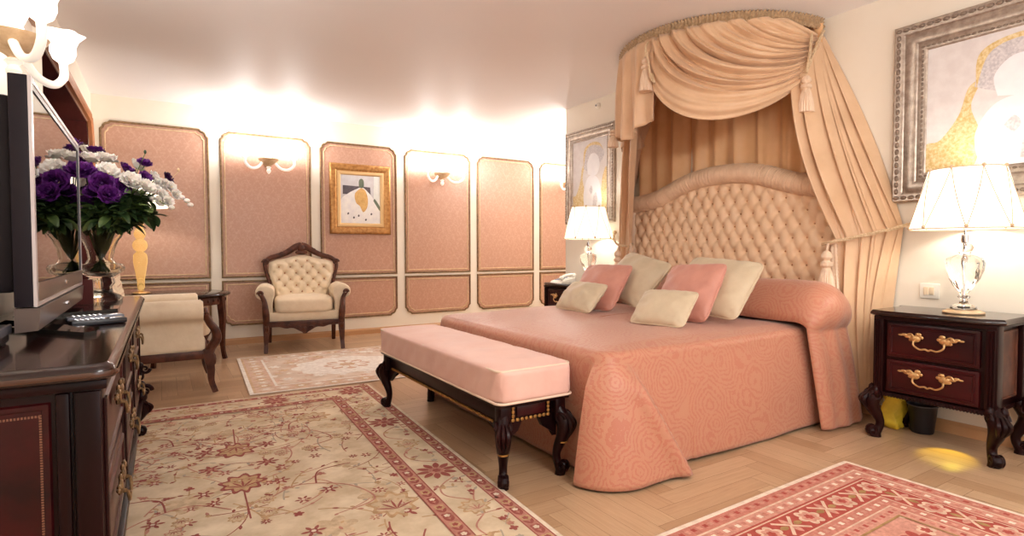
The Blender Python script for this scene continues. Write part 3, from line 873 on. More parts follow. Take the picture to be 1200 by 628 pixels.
# ------------------------------------------------------------------ nightstands
def handle_mesh(b, y, z, w, X):
    """ornate bail handle on a face X=const, looking towards -X"""
    for s in (-1, 1):
        c = y + s * w * .62
        b.ell((X - .010, c, z + .012), (.008, .030, .020), 10)
        for k, (dy, dz, ry, rz) in enumerate(((.030, .012, .024, .010), (.052, .022, .016, .008), (-.016, .030, .016, .012), (.012, -.010, .020, .010), (.070, .018, .014, .006), (-.028, .012, .014, .010))):
            b.ell((X - .008, c + s * dy, z + .012 + dz * .8), (.006, ry, rz), 8)
        volute(b, (X - .012, c + s * .02, z + .022), (0, s, 0), (0, 0, 1), .018, 1.2, .006, .003)
        b.tube([(X - .006, c, z), (X - .026, c, z)], .006, 8)
    P = interp([(X - .026, y - w * .62, z), (X - .03, y - w * .60, z - .022), (X - .03, y - w * .35, z - .040), (X - .03, y - w * .12, z - .036), (X - .03, y, z - .042), (X - .03, y + w * .12, z - .036), (X - .03, y + w * .35, z - .040), (X - .03, y + w * .60, z - .022), (X - .026, y + w * .62, z)], 36)
    b.tube(P, .005, 8)
def nightstand(yc, label):
    H = .745
    t = thing('nightstand', label, 'nightstand', (3.74, yc, 0), 'carved mahogany nightstands')
    x0, x1, y0, y1 = 3.520, 3.945, yc - .285, yc + .285
    b = MB()
    # top with canted, stepped corners
    o = [(x0 - .035, y0 + .05), (x0 - .035, y1 - .05), (x0 - .015, y1 - .02), (x0 + .01, y1 + .03), (x1 - .06, y1 + .03), (x1 - .03, y1 + .055), (x1 + .01, y1 + .055), (x1 + .01, y0 - .055), (x1 - .03, y0 - .055), (x1 - .06, y0 - .03), (x0 + .01, y0 - .03), (x0 - .015, y0 + .02)]
    o = o[::-1]
    f = lambda a, c, h: (a, c, H - .032 + h)
    b.sweep(o, [(.012, 0), (.002, .006), (.0, .014), (.004, .024), (.012, .032)], f)
    i_ = [v for v in b.v]
    n = 5; k = len(o); b.f.append(tuple(j * n + 4 for j in range(k))); b.m.append(0); b.f.append(tuple(j * n for j in range(k))[::-1]); b.m.append(0)
    b.build('top', MAT['topwood'], t)
    b = MB()
    zb = .262
    b.box((x0 + .02, y0 + .03, zb), (x1, y1 - .03, H - .03), .004)
    # corner pilasters with flutes
    for s in (-1, 1):
        yy = yc + s * .262
        b.box((x0 - .005, yy - .028, zb), (x0 + .07, yy + .028, H - .03), .012)
        for k in (-.012, 0, .012): b.tube([(x0 - .006, yy + k, zb + .04), (x0 - .006, yy + k, H - .06)], .005, 6)
        b.box((x1 - .06, yy - .02, zb), (x1 + .0, yy + .022, H - .03), .008)
    b.box((x0 - .012, y0, H - .05), (x1, y1, H - .03), .006)
    b.box((x0 - .010, y0 + .02, zb - .006), (x1, y1 - .02, zb + .016), .006)
    for k in range(34): b.ell((x0 - .010, y0 + .04 + k * (y1 - y0 - .08) / 33, zb), (.007, .007, .010), 6)
    b.build('body', MAT['darkwood'], t)
    for s in (-1, 1):
        b = MB(); yy = yc + s * .262
        b.sweep([(x0 + .085, zb + .05), (x1 - .075, zb + .05), (x1 - .075, H - .07), (x0 + .085, H - .07)], [(0, 0), (.004, .006), (.012, .006), (.016, -.002)], lambda a, c, h: (a, yc + s * (.257 + h), c))
        b.add([(x0 + .09, yc + s * .257, zb + .055), (x1 - .08, yc + s * .257, zb + .055), (x1 - .08, yc + s * .257, H - .075), (x0 + .09, yc + s * .257, H - .075)], [(0, 1, 2, 3)])
        b.build('side_panel', MAT['walnut'], t)
    for z0, z1, zh in ((.288, .470, .388), (.488, .680, .592)):
        b = MB(); b.box((x0 - .006, yc - .215, z0), (x0 + .03, yc + .215, z1), .006)
        b.sweep([(yc - .200, z0 + .014), (yc + .200, z0 + .014), (yc + .200, z1 - .014), (yc - .200, z1 - .014)], [(0, 0), (.004, .006), (.010, .006), (.014, 0)], lambda a, c, h: (x0 - .006 - h, a, c))
        d = b.build('drawer', MAT['redwood'], t)
        b = MB(); handle_mesh(b, yc, zh, .115, x0 - .008); b.build('handle', MAT['brass'], d)
    for x, y, d in ((x0 + .03, y0 + .02, (-.72, -.7)), (x0 + .03, y1 - .02, (-.72, .7)), (x1 - .065, y0 + .02, (.35, -.94)), (x1 - .065, y1 - .02, (.35, .94))):
        b = MB(); cabriole(b, (x, y), d, .285, 1.05)
        for k in (-1, 1): b.ell((x + d[0] * .03 - k * d[1] * .03, y + d[1] * .03 + k * d[0] * .03, .27), (.022, .022, .04), 8)
        b.build('leg', MAT['darkwood'], t)
    return t
NSR, NSL = 1.365, 4.70
nightstand(NSR, 'dark carved nightstand with brass drawer handles right of the bed')
nightstand(NSL, 'dark carved nightstand beyond the bed, almost hidden behind the cushions')

# ------------------------------------------------------------------ bedside lamps
def bedside_lamp(x, y, label):
    z0 = .746
    t = thing('table_lamp', label, 'lamp', (x, y, z0), 'bedside lamps')
    b = MB(); b.lathe([(.090, 0), (.094, .006), (.090, .012), (.078, .014), (.074, .020), (.03, .022)], (x, y, z0), 40, rib=lambda a, z: 1 + .02 * math.cos(18 * a)); b.build('foot', MAT['giltlight'], t)
    b = MB()
    b.lathe([(.02, .022), (.060, .026), (.055, .04), (.022, .055), (.016, .075), (.030, .09), (.018, .10), (.022, .115), (.045, .15), (.066, .19), (.080, .235), (.086, .275), (.078, .30), (.050, .315), (.022, .325), (.034, .345), (.040, .36), (.030, .378), (.014, .39)], (x, y, z0), 40, rib=lambda a, z: 1 + (.06 * math.sin(9 * a + z * 26) if .11 < z < .31 else 0))
    b.build('crystal_stem', MAT['crystal'], t, angle=60)
    b = MB(); b.tube([(x, y, z0 + .02), (x, y, z0 + .52)], .006, 8); b.lathe([(.016, .385), (.018, .40), (.016, .43)], (x, y, z0), 16)
    b.build('rod', MAT['chrome'], t)
    zb, zt, rb, rt_ = z0 + .462, z0 + .785, .252, .168
    b = MB()
    pr = lambda q: (rb + (rt_ - rb) * q, zb - z0 + (zt - zb) * q)
    b.lathe([pr(q) for q in np.linspace(0, 1, 6)], (x, y, z0), 48, cap=False)
    sh = b.build('shade', MAT['shade'], t, solid=.002)
    b = MB(); N = 8
    for k in range(N):
        for s in (1, -1):
            P = []
            for q in np.linspace(0, 1, 12):
                a = 2 * PI * (k + s * q * .5) / N + .35; r, z = pr(q); P.append((x + (r + .002) * math.cos(a), y + (r + .002) * math.sin(a), z + z0))
            b.tube(P, .0022, 6)
        for q, off in ((0.01, 0), (.99, .5)):
            a = 2 * PI * (k + off) / N + .35; r, z = pr(q); b.ell((x + (r + .003) * math.cos(a), y + (r + .003) * math.sin(a), z + z0 + .006), .010, 8)
    for q in (0, 1):
        r, z = pr(q); b.tube([(x + (r + .001) * math.cos(a), y + (r + .001) * math.sin(a), z + z0) for a in np.linspace(0, 2 * PI, 48, endpoint=False)], .003, 6, closed=True)
    b.build('lattice_cord', MAT['cord'], sh)
    b = MB(); b.ell((x, y, z0 + .56), (.028, .028, .045), 12); b.build('bulb', MAT['bulb'], t)
    return t
def point(name, loc, w, col=(1, .985, .96), r=.05):
    l = bpy.data.lights.new(name, 'POINT'); l.energy = w; l.color = col; l.shadow_soft_size = r
    o = bpy.data.objects.new(name, l); o.location = loc; C.objects.link(o); return o
bedside_lamp(3.72, 1.295, 'crystal bedside lamp with lit corded shade on the right nightstand below the large silver picture')
bedside_lamp(3.72, 4.49, 'crystal bedside lamp with lit corded shade beyond the bed, below the smaller silver picture')
LW = dict(bed=7, sconce=17, amber=13)
for y in (1.295, 4.49): point('bedside_lamp_light', (3.72, y, 1.36), LW['bed'], (1, .98, .95))

# ------------------------------------------------------------------ telephone on the far nightstand
t = thing('telephone', 'white and grey telephone on the far nightstand beside the lit lamp', 'telephone', (3.62, 4.80, .746))
b = MB(); b.prism([(3.53, .746), (3.72, .746), (3.72, .80), (3.55, .765)], lambda a, c, q: (a, 4.70 + q, c), .20); b.build('body', MAT['white_plastic'], t)
b = MB()
for i in range(4):
    for j in range(3): b.box((3.575 + i * .032, 4.80 + j * .028, .772 + i * .0075), (3.595 + i * .032, 4.82 + j * .028, .782 + i * .0075), .003)
b.build('keypad', MAT['bluegrey'], t)
b = MB(); b.tube(interp([(3.55, 4.735, .785), (3.58, 4.735, .812), (3.64, 4.735, .825), (3.70, 4.735, .832), (3.73, 4.735, .815)], 20), [.026] * 4 + [.016] * 12 + [.026] * 4, 10); b.build('handset', MAT['white_plastic'], t)

# ------------------------------------------------------------------ pictures
def frame(t, x0, x1, z0, z1, prof, f, beads, mats, bead_mat, name='frame'):
    o = [(x0, z0), (x1, z0), (x1, z1), (x0, z1)]
    b = MB(); b.sweep(o, prof, f)
    for d, h, step, r in beads:
        X0, X1, Z0, Z1 = x0 + d, x1 - d, z0 + d, z1 - d
        nx, nz = max(2, round((X1 - X0) / step)), max(2, round((Z1 - Z0) / step))
        L = [(X0 + (X1 - X0) * i / nx, zz, 0) for i in range(nx + 1) for zz in (Z0, Z1)] + [(xx, Z0 + (Z1 - Z0) * i / nz, 1) for i in range(1, nz) for xx in (X0, X1)]
        for a, c, v in L:
            s0 = len(b.v); b.ell((0, 0, 0), (r * (1 if v else 1.5), r * (1.5 if v else 1), r * .8), 7, bead_mat)
            for k in range(s0, len(b.v)):
                p = b.v[k]; b.v[k] = f(a + p[0], c + p[1], h + p[2])
    b.build(name, mats, t)
def blob(b, pts, f, h, mi, n=60):
    P = interp(pts + [pts[0]], n)[:-1]
    b.add([f(p[0], p[1], h) for p in P], [tuple(range(len(P)))], mi)
def artmat(name, c1, c2, s=14): return simple(name, c1, c2, s, rough=.55)
ART = [artmat('painted_pale_ground', (226, 220, 218), (216, 208, 206)), artmat('painted_gold_mosaic', (206, 172, 104), (232, 214, 170), 60), artmat('painted_white_form', (240, 238, 240), (232, 230, 234), 9), artmat('painted_grey_mosaic', (186, 180, 184), (220, 214, 214), 70), artmat('painted_line', (196, 188, 190), (170, 160, 160))]
def silver_picture(y0, y1, z0, z1, label, k):
    t = thing('picture', label, 'picture', (XH, (y0 + y1) / 2, z0), 'silver framed pictures beside the bed')
    f = lambda a, c, h: (XH - h, a, c)
    s = k
    frame(t, y0, y1, z0, z1, [(0, 0), (0, .030 * s), (.012 * s, .042 * s), (.050 * s, .040 * s), (.062 * s, .030 * s), (.078 * s, .036 * s), (.115 * s, .030 * s), (.130 * s, .020 * s), (.142 * s, .024 * s), (.168 * s, .020 * s), (.178 * s, .010 * s)], f,
          [(.030 * s, .042 * s, .042 * s, .013 * s), (.155 * s, .023 * s, .028 * s, .008 * s)], [MAT['silver'], MAT['silverd']], 1)
    i = .172 * s
    a0, a1, c0, c1 = y0 + i, y1 - i, z0 + i, z1 - i
    b = MB(); b.add([f(a0, c0, .010), f(a1, c0, .010), f(a1, c1, .010), f(a0, c1, .010)], [(0, 1, 2, 3)])
    # loose abstract composition of pale and gilded shapes; mirrored so that it reads left to right from the bed
    W, Hh = a1 - a0, c1 - c0
    q = lambda u, v: (a1 - u * W, c0 + v * Hh)
    blob(b, [q(.0, .0), q(.30, .0), q(.36, .25), q(.30, .48), q(.36, .66), q(.28, .62), q(.22, .42), q(.10, .25), q(.0, .22)], f, .0105, 1)
    blob(b, [q(.32, .62), q(.36, .84), q(.52, .93), q(.74, .92), q(.92, .80), q(.86, .68), q(.66, .62), q(.48, .56)], f, .0107, 3)
    blob(b, [q(.33, .60), q(.345, .86), q(.54, .95), q(.78, .93), q(.90, .82), q(.80, .885), q(.56, .915), q(.40, .84)], f, .0112, 1)
    blob(b, [q(.36, .02), q(.33, .26), q(.44, .46), q(.62, .50), q(.80, .38), q(.82, .02)], f, .0114, 2)
    blob(b, [q(.46, .52), q(.44, .68), q(.56, .80), q(.74, .76), q(.80, .62), q(.70, .50)], f, .0116, 2)
    blob(b, [q(.80, .02), q(.84, .3), q(.90, .5), q(1.0, .56), q(1.0, .0)], f, .0109, 1)
    blob(b, [q(.50, .30), q(.56, .36), q(.60, .30), q(.56, .24)], f, .0118, 3)
    blob(b, [q(.60, .05), q(.62, .2), q(.70, .26), q(.74, .16), q(.68, .04)], f, .0118, 3)
    b.build('canvas', ART, t)
silver_picture(.67, 1.765, 1.388, 2.482, 'large silver-framed pale picture with gold shapes above the right nightstand', 1.0)
silver_picture(4.36, 5.185, 1.385, 2.42, 'smaller silver-framed pale picture beyond the bed at the wall end', .74)
t = thing('picture', 'gold-framed picture of a white gown shape on the rose silk panel', 'picture', (2.18, YB, 1.30))
f = lambda a, c, h: (a, YB - .006 - h, c)
frame(t, 1.785, 2.575, 1.302, 2.195, [(0, 0), (0, .030), (.010, .042), (.030, .046), (.062, .040), (.085, .026), (.090, .030), (.095, .030)], f, [], [MAT['goldframe']], 0)
frame(t, 1.875, 2.485, 1.392, 2.105, [(0, 0), (0, .026), (.014, .032), (.036, .026), (.050, .014)], f, [], [MAT['goldliner']], 0, 'liner')
b = MB(); ar = [artmat('painted_sky', (206, 204, 206), (196, 190, 192)), artmat('painted_gown', (240, 236, 230), (226, 222, 222)), artmat('painted_gold', (220, 178, 110), (196, 150, 84), 20), artmat('painted_dark', (96, 86, 92), (70, 64, 70)), artmat('painted_green', (112, 122, 100), (90, 100, 84)), artmat('painted_pillar', (232, 232, 228), (220, 222, 216))]
a0, a1, c0, c1 = 1.92, 2.44, 1.437, 2.06
q = lambda u, v: (a0 + u * (a1 - a0), c0 + v * (c1 - c0))
b.add([f(*q(u, v), .012) for u, v in ((0, 0), (1, 0), (1, 1), (0, 1))], [(0, 1, 2, 3)])
b.add([f(*q(u, v), .0124) for u, v in ((.82, .3), (1, .2), (1, 1), (.84, 1))], [(0, 1, 2, 3)], 5)
b.add([f(*q(u, v), .0126) for u, v in ((.06, .60), (.76, .58), (.74, .76), (.06, .78))], [(0, 1, 2, 3)], 3)
blob(b, [q(.0, .0), q(.0, .45), q(.2, .62), q(.42, .72), (q(.52, .76)), q(.66, .68), q(.86, .46), q(.98, .0)], f, .0130, 1)
blob(b, [q(.52, .74), q(.36, .62), q(.38, .44), q(.48, .36), q(.56, .24), q(.66, .34), q(.68, .52), q(.62, .68)], f, .0134, 2)
blob(b, [q(.46, .74), q(.46, .88), q(.52, .93), (q(.58, .88)), q(.57, .75)], f, .0134, 4)
blob(b, [q(.82, .48), q(.98, .28), q(.99, .36), q(.86, .52)], f, .0134, 4)
for u, v in ((.16, .2), (.3, .12), (.74, .2), (.42, .16), (.6, .08)): blob(b, [q(u, v), q(u + .03, v + .03), q(u + .05, v), q(u + .02, v - .02)], f, .0135, 3)
b.build('canvas', ar, t)

# ------------------------------------------------------------------ small wall fittings
t = thing('light_switch', 'white double light switch on the wall behind the crystal lamp', 'light switch', (XH, 1.554, .80))
b = MB(); b.box((XH - .010, 1.502, .798), (XH, 1.606, .888), .004); b.build('plate', MAT['white_plastic'], t)
for y in (1.528, 1.558): b = MB(); b.box((XH - .016, y, .820), (XH - .009, y + .026, .866), .003); b.build('rocker', MAT['cream_fabric'], t)
t = thing('wall_sensor', 'small round white sensor high on the wall above the smaller silver picture', 'sensor', (XH, 4.635, 2.60))
b = MB(); b.lathe([(.034, 0), (.034, .012), (.026, .024), (.012, .034), (.002, .036)], (XH, 4.635, 2.629), 20, axis=(-1, 0, 0)); b.build('housing', MAT['white_plastic'], t)
b = MB(); b.ell((XH - .034, 4.635, 2.629), .010, 10); b.build('lens', MAT['greyplastic'], t)
t = thing('wall_socket', 'white wall socket low on the back wall behind the corner table', 'socket', (.512, YB, .16))
b = MB(); b.box((.47, YB - .010, .155), (.555, YB, .24), .004); b.build('plate', MAT['white_plastic'], t)
b = MB(); b.lathe([(.020, .0), (.020, .004)], (.512, YB - .009, .198), 16, axis=(0, -1, 0)); b.build('outlet', MAT['black'], t)
t = thing('power_cord', 'thin white lamp cord with plug hanging behind the right nightstand', 'cord', (XH - .02, 1.04, .08))
b = MB(); b.tube(interp([(3.955, 1.07, .70), (3.96, 1.045, .62), (3.962, 1.03, .52), (3.96, 1.045, .44), (3.962, 1.05, .36), (3.955, 1.02, .22), (3.95, 1.03, .09)], 40), .004, 8); b.build('cable', MAT['white_plastic'], t)
b = MB(); b.box((3.935, 1.03, .36), (3.975, 1.075, .43), .008); b.build('plug', MAT['white_plastic'], t)
# things stored under the right nightstand
b = MB(); b.sq((3.80, 1.665, .10), (.055, .045, .10), 5, 8, fn=lambda p: (.02 * math.sin(p[2] * 3), .015 * math.sin(p[0] * 5 + p[2] * 4), -.02 * p[0] * (p[2] > 0)))
o = b.build('shopping_bag', MAT['yellow'], angle=80); tag(o, 'yellow soft bag on the floor under the right nightstand', 'bag')
t = thing('waste_bin', 'small black bin on the floor under the right nightstand', 'bin', (3.86, 1.46, 0))
b = MB(); b.lathe([(.055, .0), (.060, .01), (.075, .16), (.078, .165), (.072, .165), (.057, .015), (.0, .012)], (3.85, 1.53, 0), 24); b.build('bucket', MAT['black'], t)
b = MB(); b.tube([(3.85 + .077 * math.cos(a), 1.53 + .077 * math.sin(a), .166) for a in np.linspace(0, 2 * PI, 24, endpoint=False)], .004, 6, closed=True); b.build('rim', MAT['greyplastic'], t)
# ------------------------------------------------------------------ armchairs (built about the origin, facing -y)
def armchair(label):
    t = thing('armchair', label, 'armchair', (0, 0, 0), 'cream tufted armchairs with carved walnut frames', local=True)
    wood, fab = MAT['walnut'], MAT['cream_fabric']
    b = MB(); b.box((-.36, -.31, .325), (.36, .33, .425), .02); b.build('seat_base', fab, t)
    b = MB()
    b.sq((0, -.05, .495), (.305, .31, .086), 6, 14, fn=lambda p: (0, 0, .018 * (1 - p[0] ** 2) * (1 - p[1] ** 2) if p[2] > 0 else 0)); cu = b.build('seat_cushion', fab, t, angle=80)
    b = MB(); b.box((-.385, -.345, .27), (.385, -.305, .33), .01)
    for s in (-1, 1): b.box((s * .385 - .02, -.33, .265), (s * .385 + .02, .34, .33), .008)
    b.box((-.385, .31, .27), (.385, .35, .33), .01); b.build('seat_frame', wood, t)
    o = [(x, .275 - .075 * math.exp(-(x / .10) ** 2) - .02 * math.exp(-((abs(x) - .19) / .05) ** 2) - (.012 if abs(x) < .02 else 0)) for x in np.linspace(-.33, .33, 41)]
    b = MB(); b.prism(o + [(.33, .30), (-.33, .30)], lambda a, c, q: (a, -.352 + q, c), .03)
    for s in (-1, 1):
        volute(b, (s * .06, -.356, .25), (s, 0, 0), (0, 0, 1), .026, 1.3, .008, .003); volute(b, (s * .16, -.356, .272), (s, 0, 0), (0, 0, 1), .018, 1.2, .007, .003)
    b.ell((0, -.358, .235), (.026, .012, .034), 10); b.build('apron', wood, t)
    # back: tufted pad in a peaked frame
    def half(v): return .295 + .065 * float(sstep(.25, .85, v))
    def ztop(u): return .985 + .055 * math.exp(-(u / .45) ** 2) - .0 * u - .035 * max(0, abs(u) - .75) / .25
    yb = lambda z: .255 + .20 * (z - .45)
    nU, nV = 120, 110; rows = []
    for i in range(nU):
        u = -1 + 2 * i / (nU - 1); row = []
        for j in range(nV):
            v = j / (nV - 1); z = .44 + v * (ztop(u) - .44); x = u * half(v)
            h, _ = tuft_height(np.array(x), np.array(z), .125, .072, 0., .90)
            e = float(sstep(0, .13, (1 - abs(u)))) * float(sstep(0, .12, 1 - v)); ee = e * float(sstep(.10, .22, z - .44))
            row.append((x, yb(z) - .035 - .045 * e ** .6 - .026 * (float(h) - .6) * ee, z))
        rows.append(row)
    b = MB(); b.grid(rows)
    for k in range(-4, 3):
        for i in range(-3, 4):
            x = (i + (.5 if k % 2 else 0)) * .125; z = .90 + k * .072
            v = (z - .44) / .56
            if abs(x) < half(v) - .075 and z < ztop(x / half(v)) - .05 and z > .60: b.ell((x, yb(z) - .078, z), .0095, 8, 1)
    b.grid([[(r[0], yb(r[2]) + .02 + .03 * (1 - (2 * i / (nU - 1) - 1) ** 2), r[2]) for r in rows[i][::6]] for i in range(0, nU, 6)])
    b.build('backrest', [fab, MAT['button']], t, angle=80)
    b = MB()
    def fr(x, z, dy=0): return (x, yb(z) - .035 + dy, z)
    L = [fr(.325, .42), fr(.335, .60), fr(.36, .74), fr(.392, .86), (fr(.400, .945)), fr(.375, .985)]
    for s in (-1, 1):
        b.tube(interp([(s * p[0], p[1], p[2]) for p in L], 30), [.020] * 18 + [.022] * 6 + [.026] * 6, 10)
        volute(b, fr(s * .392, .955, -.02), (s, 0, 0), (0, 0, 1), .036, 1.4, .014, .006)
        top = [fr(s * .395, .965), fr(s * .33, 1.010), fr(s * .24, 1.035), fr(s * .15, 1.075), fr(s * .07, 1.130), fr(0, 1.155)]
        b.tube(interp(top, 30), np.interp(np.linspace(0, 1, 30), [0, .3, .7, 1], [.026, .029, .037, .042]), 10)
        for (x, z, r) in ((.30, 1.022, .020), (.215, 1.052, .022), (.135, 1.092, .026), (.065, 1.118, .030)):
            volute(b, fr(s * x, z, -.024), (s, 0, 0), (0, 0, 1), r, 1.3, .009, .004)
    b.ell(fr(0, 1.12, -.02), (.045, .03, .055), 12); b.ell(fr(0, 1.07, -.02), (.07, .022, .028), 12)
    for s in (-1, 0, 1): b.ell(fr(s * .03, 1.155 - abs(s) * .012, -.012), (.018, .018, .032), 8)
    b.build('crest_rail', wood, t)
    for s in (-1, 1):
        b = MB(); rows = []
        prof = [(.318, .42), (.322, .50), (.314, .56), (.300, .615), (.308, .675), (.370, .718), (.445, .712), (.492, .660), (.482, .595), (.435, .566), (.408, .54), (.402, .47), (.400, .33), (.36, .33)]
        pr = interp(prof, 44)
        for y in (-.288, -.296, -.28, -.1, .05, .2, .30):
            sc = {-.296: .92, -.288: .55}.get(y, 1); c = np.array([.385, .55])
            rows.append([(s * (c[0] + (p[0] - c[0]) * sc), y - (.0), c[1] + (p[1] - c[1]) * sc - .02 * max(0, y)) for p in pr])
        b.grid(rows, cv=True); b.add(rows[0], [tuple(range(len(rows[0])))]); b.build('arm', fab, t, angle=70)
        b = MB()
        P = interp([(s * .385, -.325, .27), (s * .385, -.345, .34), (s * .387, -.385, .41), (s * .392, -.378, .48), (s * .400, -.340, .54), (s * .416, -.318, .585), (s * .432, -.312, .615)], 40)
        b.tube(P, np.interp(np.linspace(0, 1, 40), [0, .35, .7, 1], [.033, .036, .026, .022]), 10)
        volute(b, (s * .440, -.312, .628), (s, 0, 0), (0, 0, 1), .030, 1.5, .014, .006)
        for k in range(5): b.ell((s * .386, -.375 - .008 * math.sin(k), .36 + k * .024), (.030 - .003 * k, .016, .016), 8)
        b.build('arm_support', wood, t)
        b = MB()
        b.tube(interp([(s * .385, -.325, .335), (s * .386, -.330, .27), (s * .388, -.342, .18), (s * .390, -.345, .09), (s * .394, -.372, .0)], 26), np.interp(np.linspace(0, 1, 26), [0, .3, .75, 1], [.040, .040, .026, .024]), 4, sq=(1.15, 1.15), ref=(0, 1, 0))
        for k in (-1, 0, 1): b.ell((s * .385 + k * .014, -.368, .255), (.010, .014, .045), 8)
        b.build('leg', wood, t, angle=35)
        b = MB()
        b.tube(interp([(s * .36, .32, .335), (s * .36, .325, .22), (s * .36, .345, .10), (s * .362, .385, .0)], 20), np.interp(np.linspace(0, 1, 20), [0, 1], [.034, .024]), 4, sq=(1.15, 1.15), ref=(0, 1, 0))
        b.build('leg', wood, t, angle=35)
    return t
a1 = armchair('cream tufted armchair with carved crest facing the room before the back wall')
a1.location = (1.355, 6.715, 0); a1.rotation_euler.z = math.radians(-9)
a2 = copy_tree(a1); a2['label'] = 'cream armchair seen from its side beyond the television cabinet'
a2.location = (-.045, 5.285, 0); a2.rotation_euler.z = math.radians(90)

# ------------------------------------------------------------------ round corner table and amber lamp
TX, TY, TR_ = .12, 6.56, .475
t = thing('corner_table', 'round dark corner table with carved apron between the two armchairs', 'table', (TX, TY, 0))
b = MB(); b.lathe([(0, .632), (TR_ - .03, .632), (TR_ - .008, .640), (TR_, .652), (TR_ - .006, .664), (TR_ - .02, .670), (0, .670)], (TX, TY, 0), 64, cap=False); b.build('table_top', MAT['topwood'], t)
b = MB(); b.lathe([(TR_ - .075, .632), (TR_ - .06, .632), (TR_ - .055, .60), (TR_ - .052, .57), (TR_ - .060, .555), (TR_ - .075, .555)], (TX, TY, 0), 64, cap=False)
for k in range(40):
    a = 2 * PI * k / 40; b.ell((TX + (TR_ - .052) * math.cos(a), TY + (TR_ - .052) * math.sin(a), .595), (.012, .012, .018), 7)
b.build('apron', MAT['walnut'], t)
for a in (-29, 61, 151, 241):
    a = math.radians(a); D = np.array([math.cos(a), math.sin(a)])
    b = MB(); q = lambda r, z: (TX + D[0] * r, TY + D[1] * r, z)
    b.tube(interp([q(.415, .64), q(.425, .52), q(.432, .40), q(.428, .22), q(.435, .08), q(.452, 0)], 26), np.interp(np.linspace(0, 1, 26), [0, .3, .8, 1], [.036, .034, .020, .022]), 4, sq=(1.15, 1.15), ref=(-D[1], D[0], 0)); b.build('leg', MAT['walnut'], t, angle=35)
LX, LY = -.19, 6.60
t = thing('table_lamp', 'amber glass column lamp on the corner table behind the bouquet', 'lamp', (LX, LY, .671))
b = MB(); b.lathe([(.075, 0), (.080, .008), (.07, .018), (.02, .03)], (LX, LY, .671), 32); b.build('foot', MAT['brass'], t)
b = MB(); b.lathe([(.02, .03), (.03, .06), (.034, .14), (.050, .24), (.062, .32), (.058, .385), (.035, .41), (.032, .415), (.056, .44), (.066, .475), (.058, .51), (.034, .535), (.032, .54), (.048, .565), (.052, .59), (.044, .62), (.030, .64), (.028, .645), (.036, .67), (.034, .70), (.018, .72), (.012, .86)], (LX, LY, .671), 32); b.build('glass_column', MAT['amberglass'], t, angle=60)
b = MB(); b.lathe([(.245, 1.52), (.15, 1.80)], (LX, LY, 0), 48, cap=False); b.build('shade', MAT['shade_amber'], t, solid=.002)
b = MB(); b.ell((LX, LY, 1.60), (.03, .03, .045), 12); b.build('bulb', MAT['bulb'], t)
point('amber_lamp_light', (LX, LY, 1.66), LW['amber'], (1, .96, .9), .03)

# ------------------------------------------------------------------ television cabinet
CX0, CX1, CY0, CY1, CZ = -.585, -.130, 1.665, 3.965, .83
cab = thing('television_cabinet', 'dark mahogany low cabinet with brass handles carrying the television', 'cabinet', ((CX0 + CX1) / 2, (CY0 + CY1) / 2, 0))
b = MB(); r = .045
o = [(CX0, CY0 - .03), (CX1 + .03 - r, CY0 - .03)] + [(CX1 + .03 - r + r * math.sin(a), CY0 - .03 + r - r * math.cos(a)) for a in np.linspace(.2, PI / 2 - .2, 4)] + [(CX1 + .03, CY0 - .03 + r), (CX1 + .03, CY1 + .035), (CX0, CY1 + .035)]
prof = [(.018, 0), (.004, .004), (0, .014), (.003, .026), (.010, .034), (.016, .036), (.020, .040)]
b.sweep(o, prof, lambda a, c, h: (a, c, CZ - .040 + h)); n = len(prof); k = len(o)
b.f.append(tuple(j * n + n - 1 for j in range(k))); b.m.append(0); b.f.append(tuple(j * n for j in range(k))[::-1]); b.m.append(0)
b.build('top', MAT['topwood'], cab)
b = MB(); b.sweep(o, [(-.0015, .010), (-.003, .016), (-.0015, .022)], lambda a, c, h: (a, c, CZ - .040 + h), pclosed=True); b.build('edge_banding', MAT['rimwood'], cab)  # lighter strip round the top, a glint put into its colour
b = MB(); zb = .205
b.box((CX0, CY0 + .012, zb), (CX1 - .02, CY1 - .012, CZ - .04), .004)
for y in (CY0, CY0 + .78, CY0 + 1.46, CY1 - .06):
    b.box((CX1 - .06, y, zb), (CX1, y + .06, CZ - .04), .014)
    for q in (.018, .030, .042): b.tube([(CX1 + .001, y + q, zb + .06), (CX1 + .001, y + q, CZ - .09)], .005, 6)
b.box((CX0, CY0 - .008, CZ - .065), (CX1 + .010, CY1 + .008, CZ - .04), .008); b.box((CX0, CY0 - .008, zb - .012), (CX1 + .012, CY1 + .008, zb + .02), .008)
# near corner: stepped pilaster seen from the end
for x0, x1, p in ((CX1 - .055, CX1 - .004, .010), (CX1 - .090, CX1 - .064, .006)): b.box((x0, CY0 - p, zb + .02), (x1, CY0 + .03, CZ - .066), .006)
b.build('body', MAT['darkwood'], cab)
b = MB()
b.sweep([(CX0 + .05, zb + .06), (CX1 - .10, zb + .06), (CX1 - .10, CZ - .085), (CX0 + .05, CZ - .085)], [(0, 0), (.004, .006), (.014, .005), (.018, .001)], lambda a, c, h: (a, CY0 + .011 - h, c))
b.add([(CX0 + .055, CY0 + .0105, zb + .065), (CX1 - .105, CY0 + .0105, zb + .065), (CX1 - .105, CY0 + .0105, CZ - .09), (CX0 + .055, CY0 + .0105, CZ - .09)], [(0, 1, 2, 3)])
for k in range(90):
    z = zb + .10 + k * .0062
    if z < CZ - .115:
        for x in (CX1 - .122, CX0 + .085): b.box((x, CY0 + .0085, z), (x + .005, CY0 + .0115, z + .0036), 0, 1)
for k in range(60):
    x = CX0 + .09 + k * .0062
    if x < CX1 - .12: b.box((x, CY0 + .0085, CZ - .118), (x + .0036, CY0 + .0115, CZ - .113), 0, 1)
b.build('end_panel', [MAT['redwood'], MAT['dotinlay']], cab)
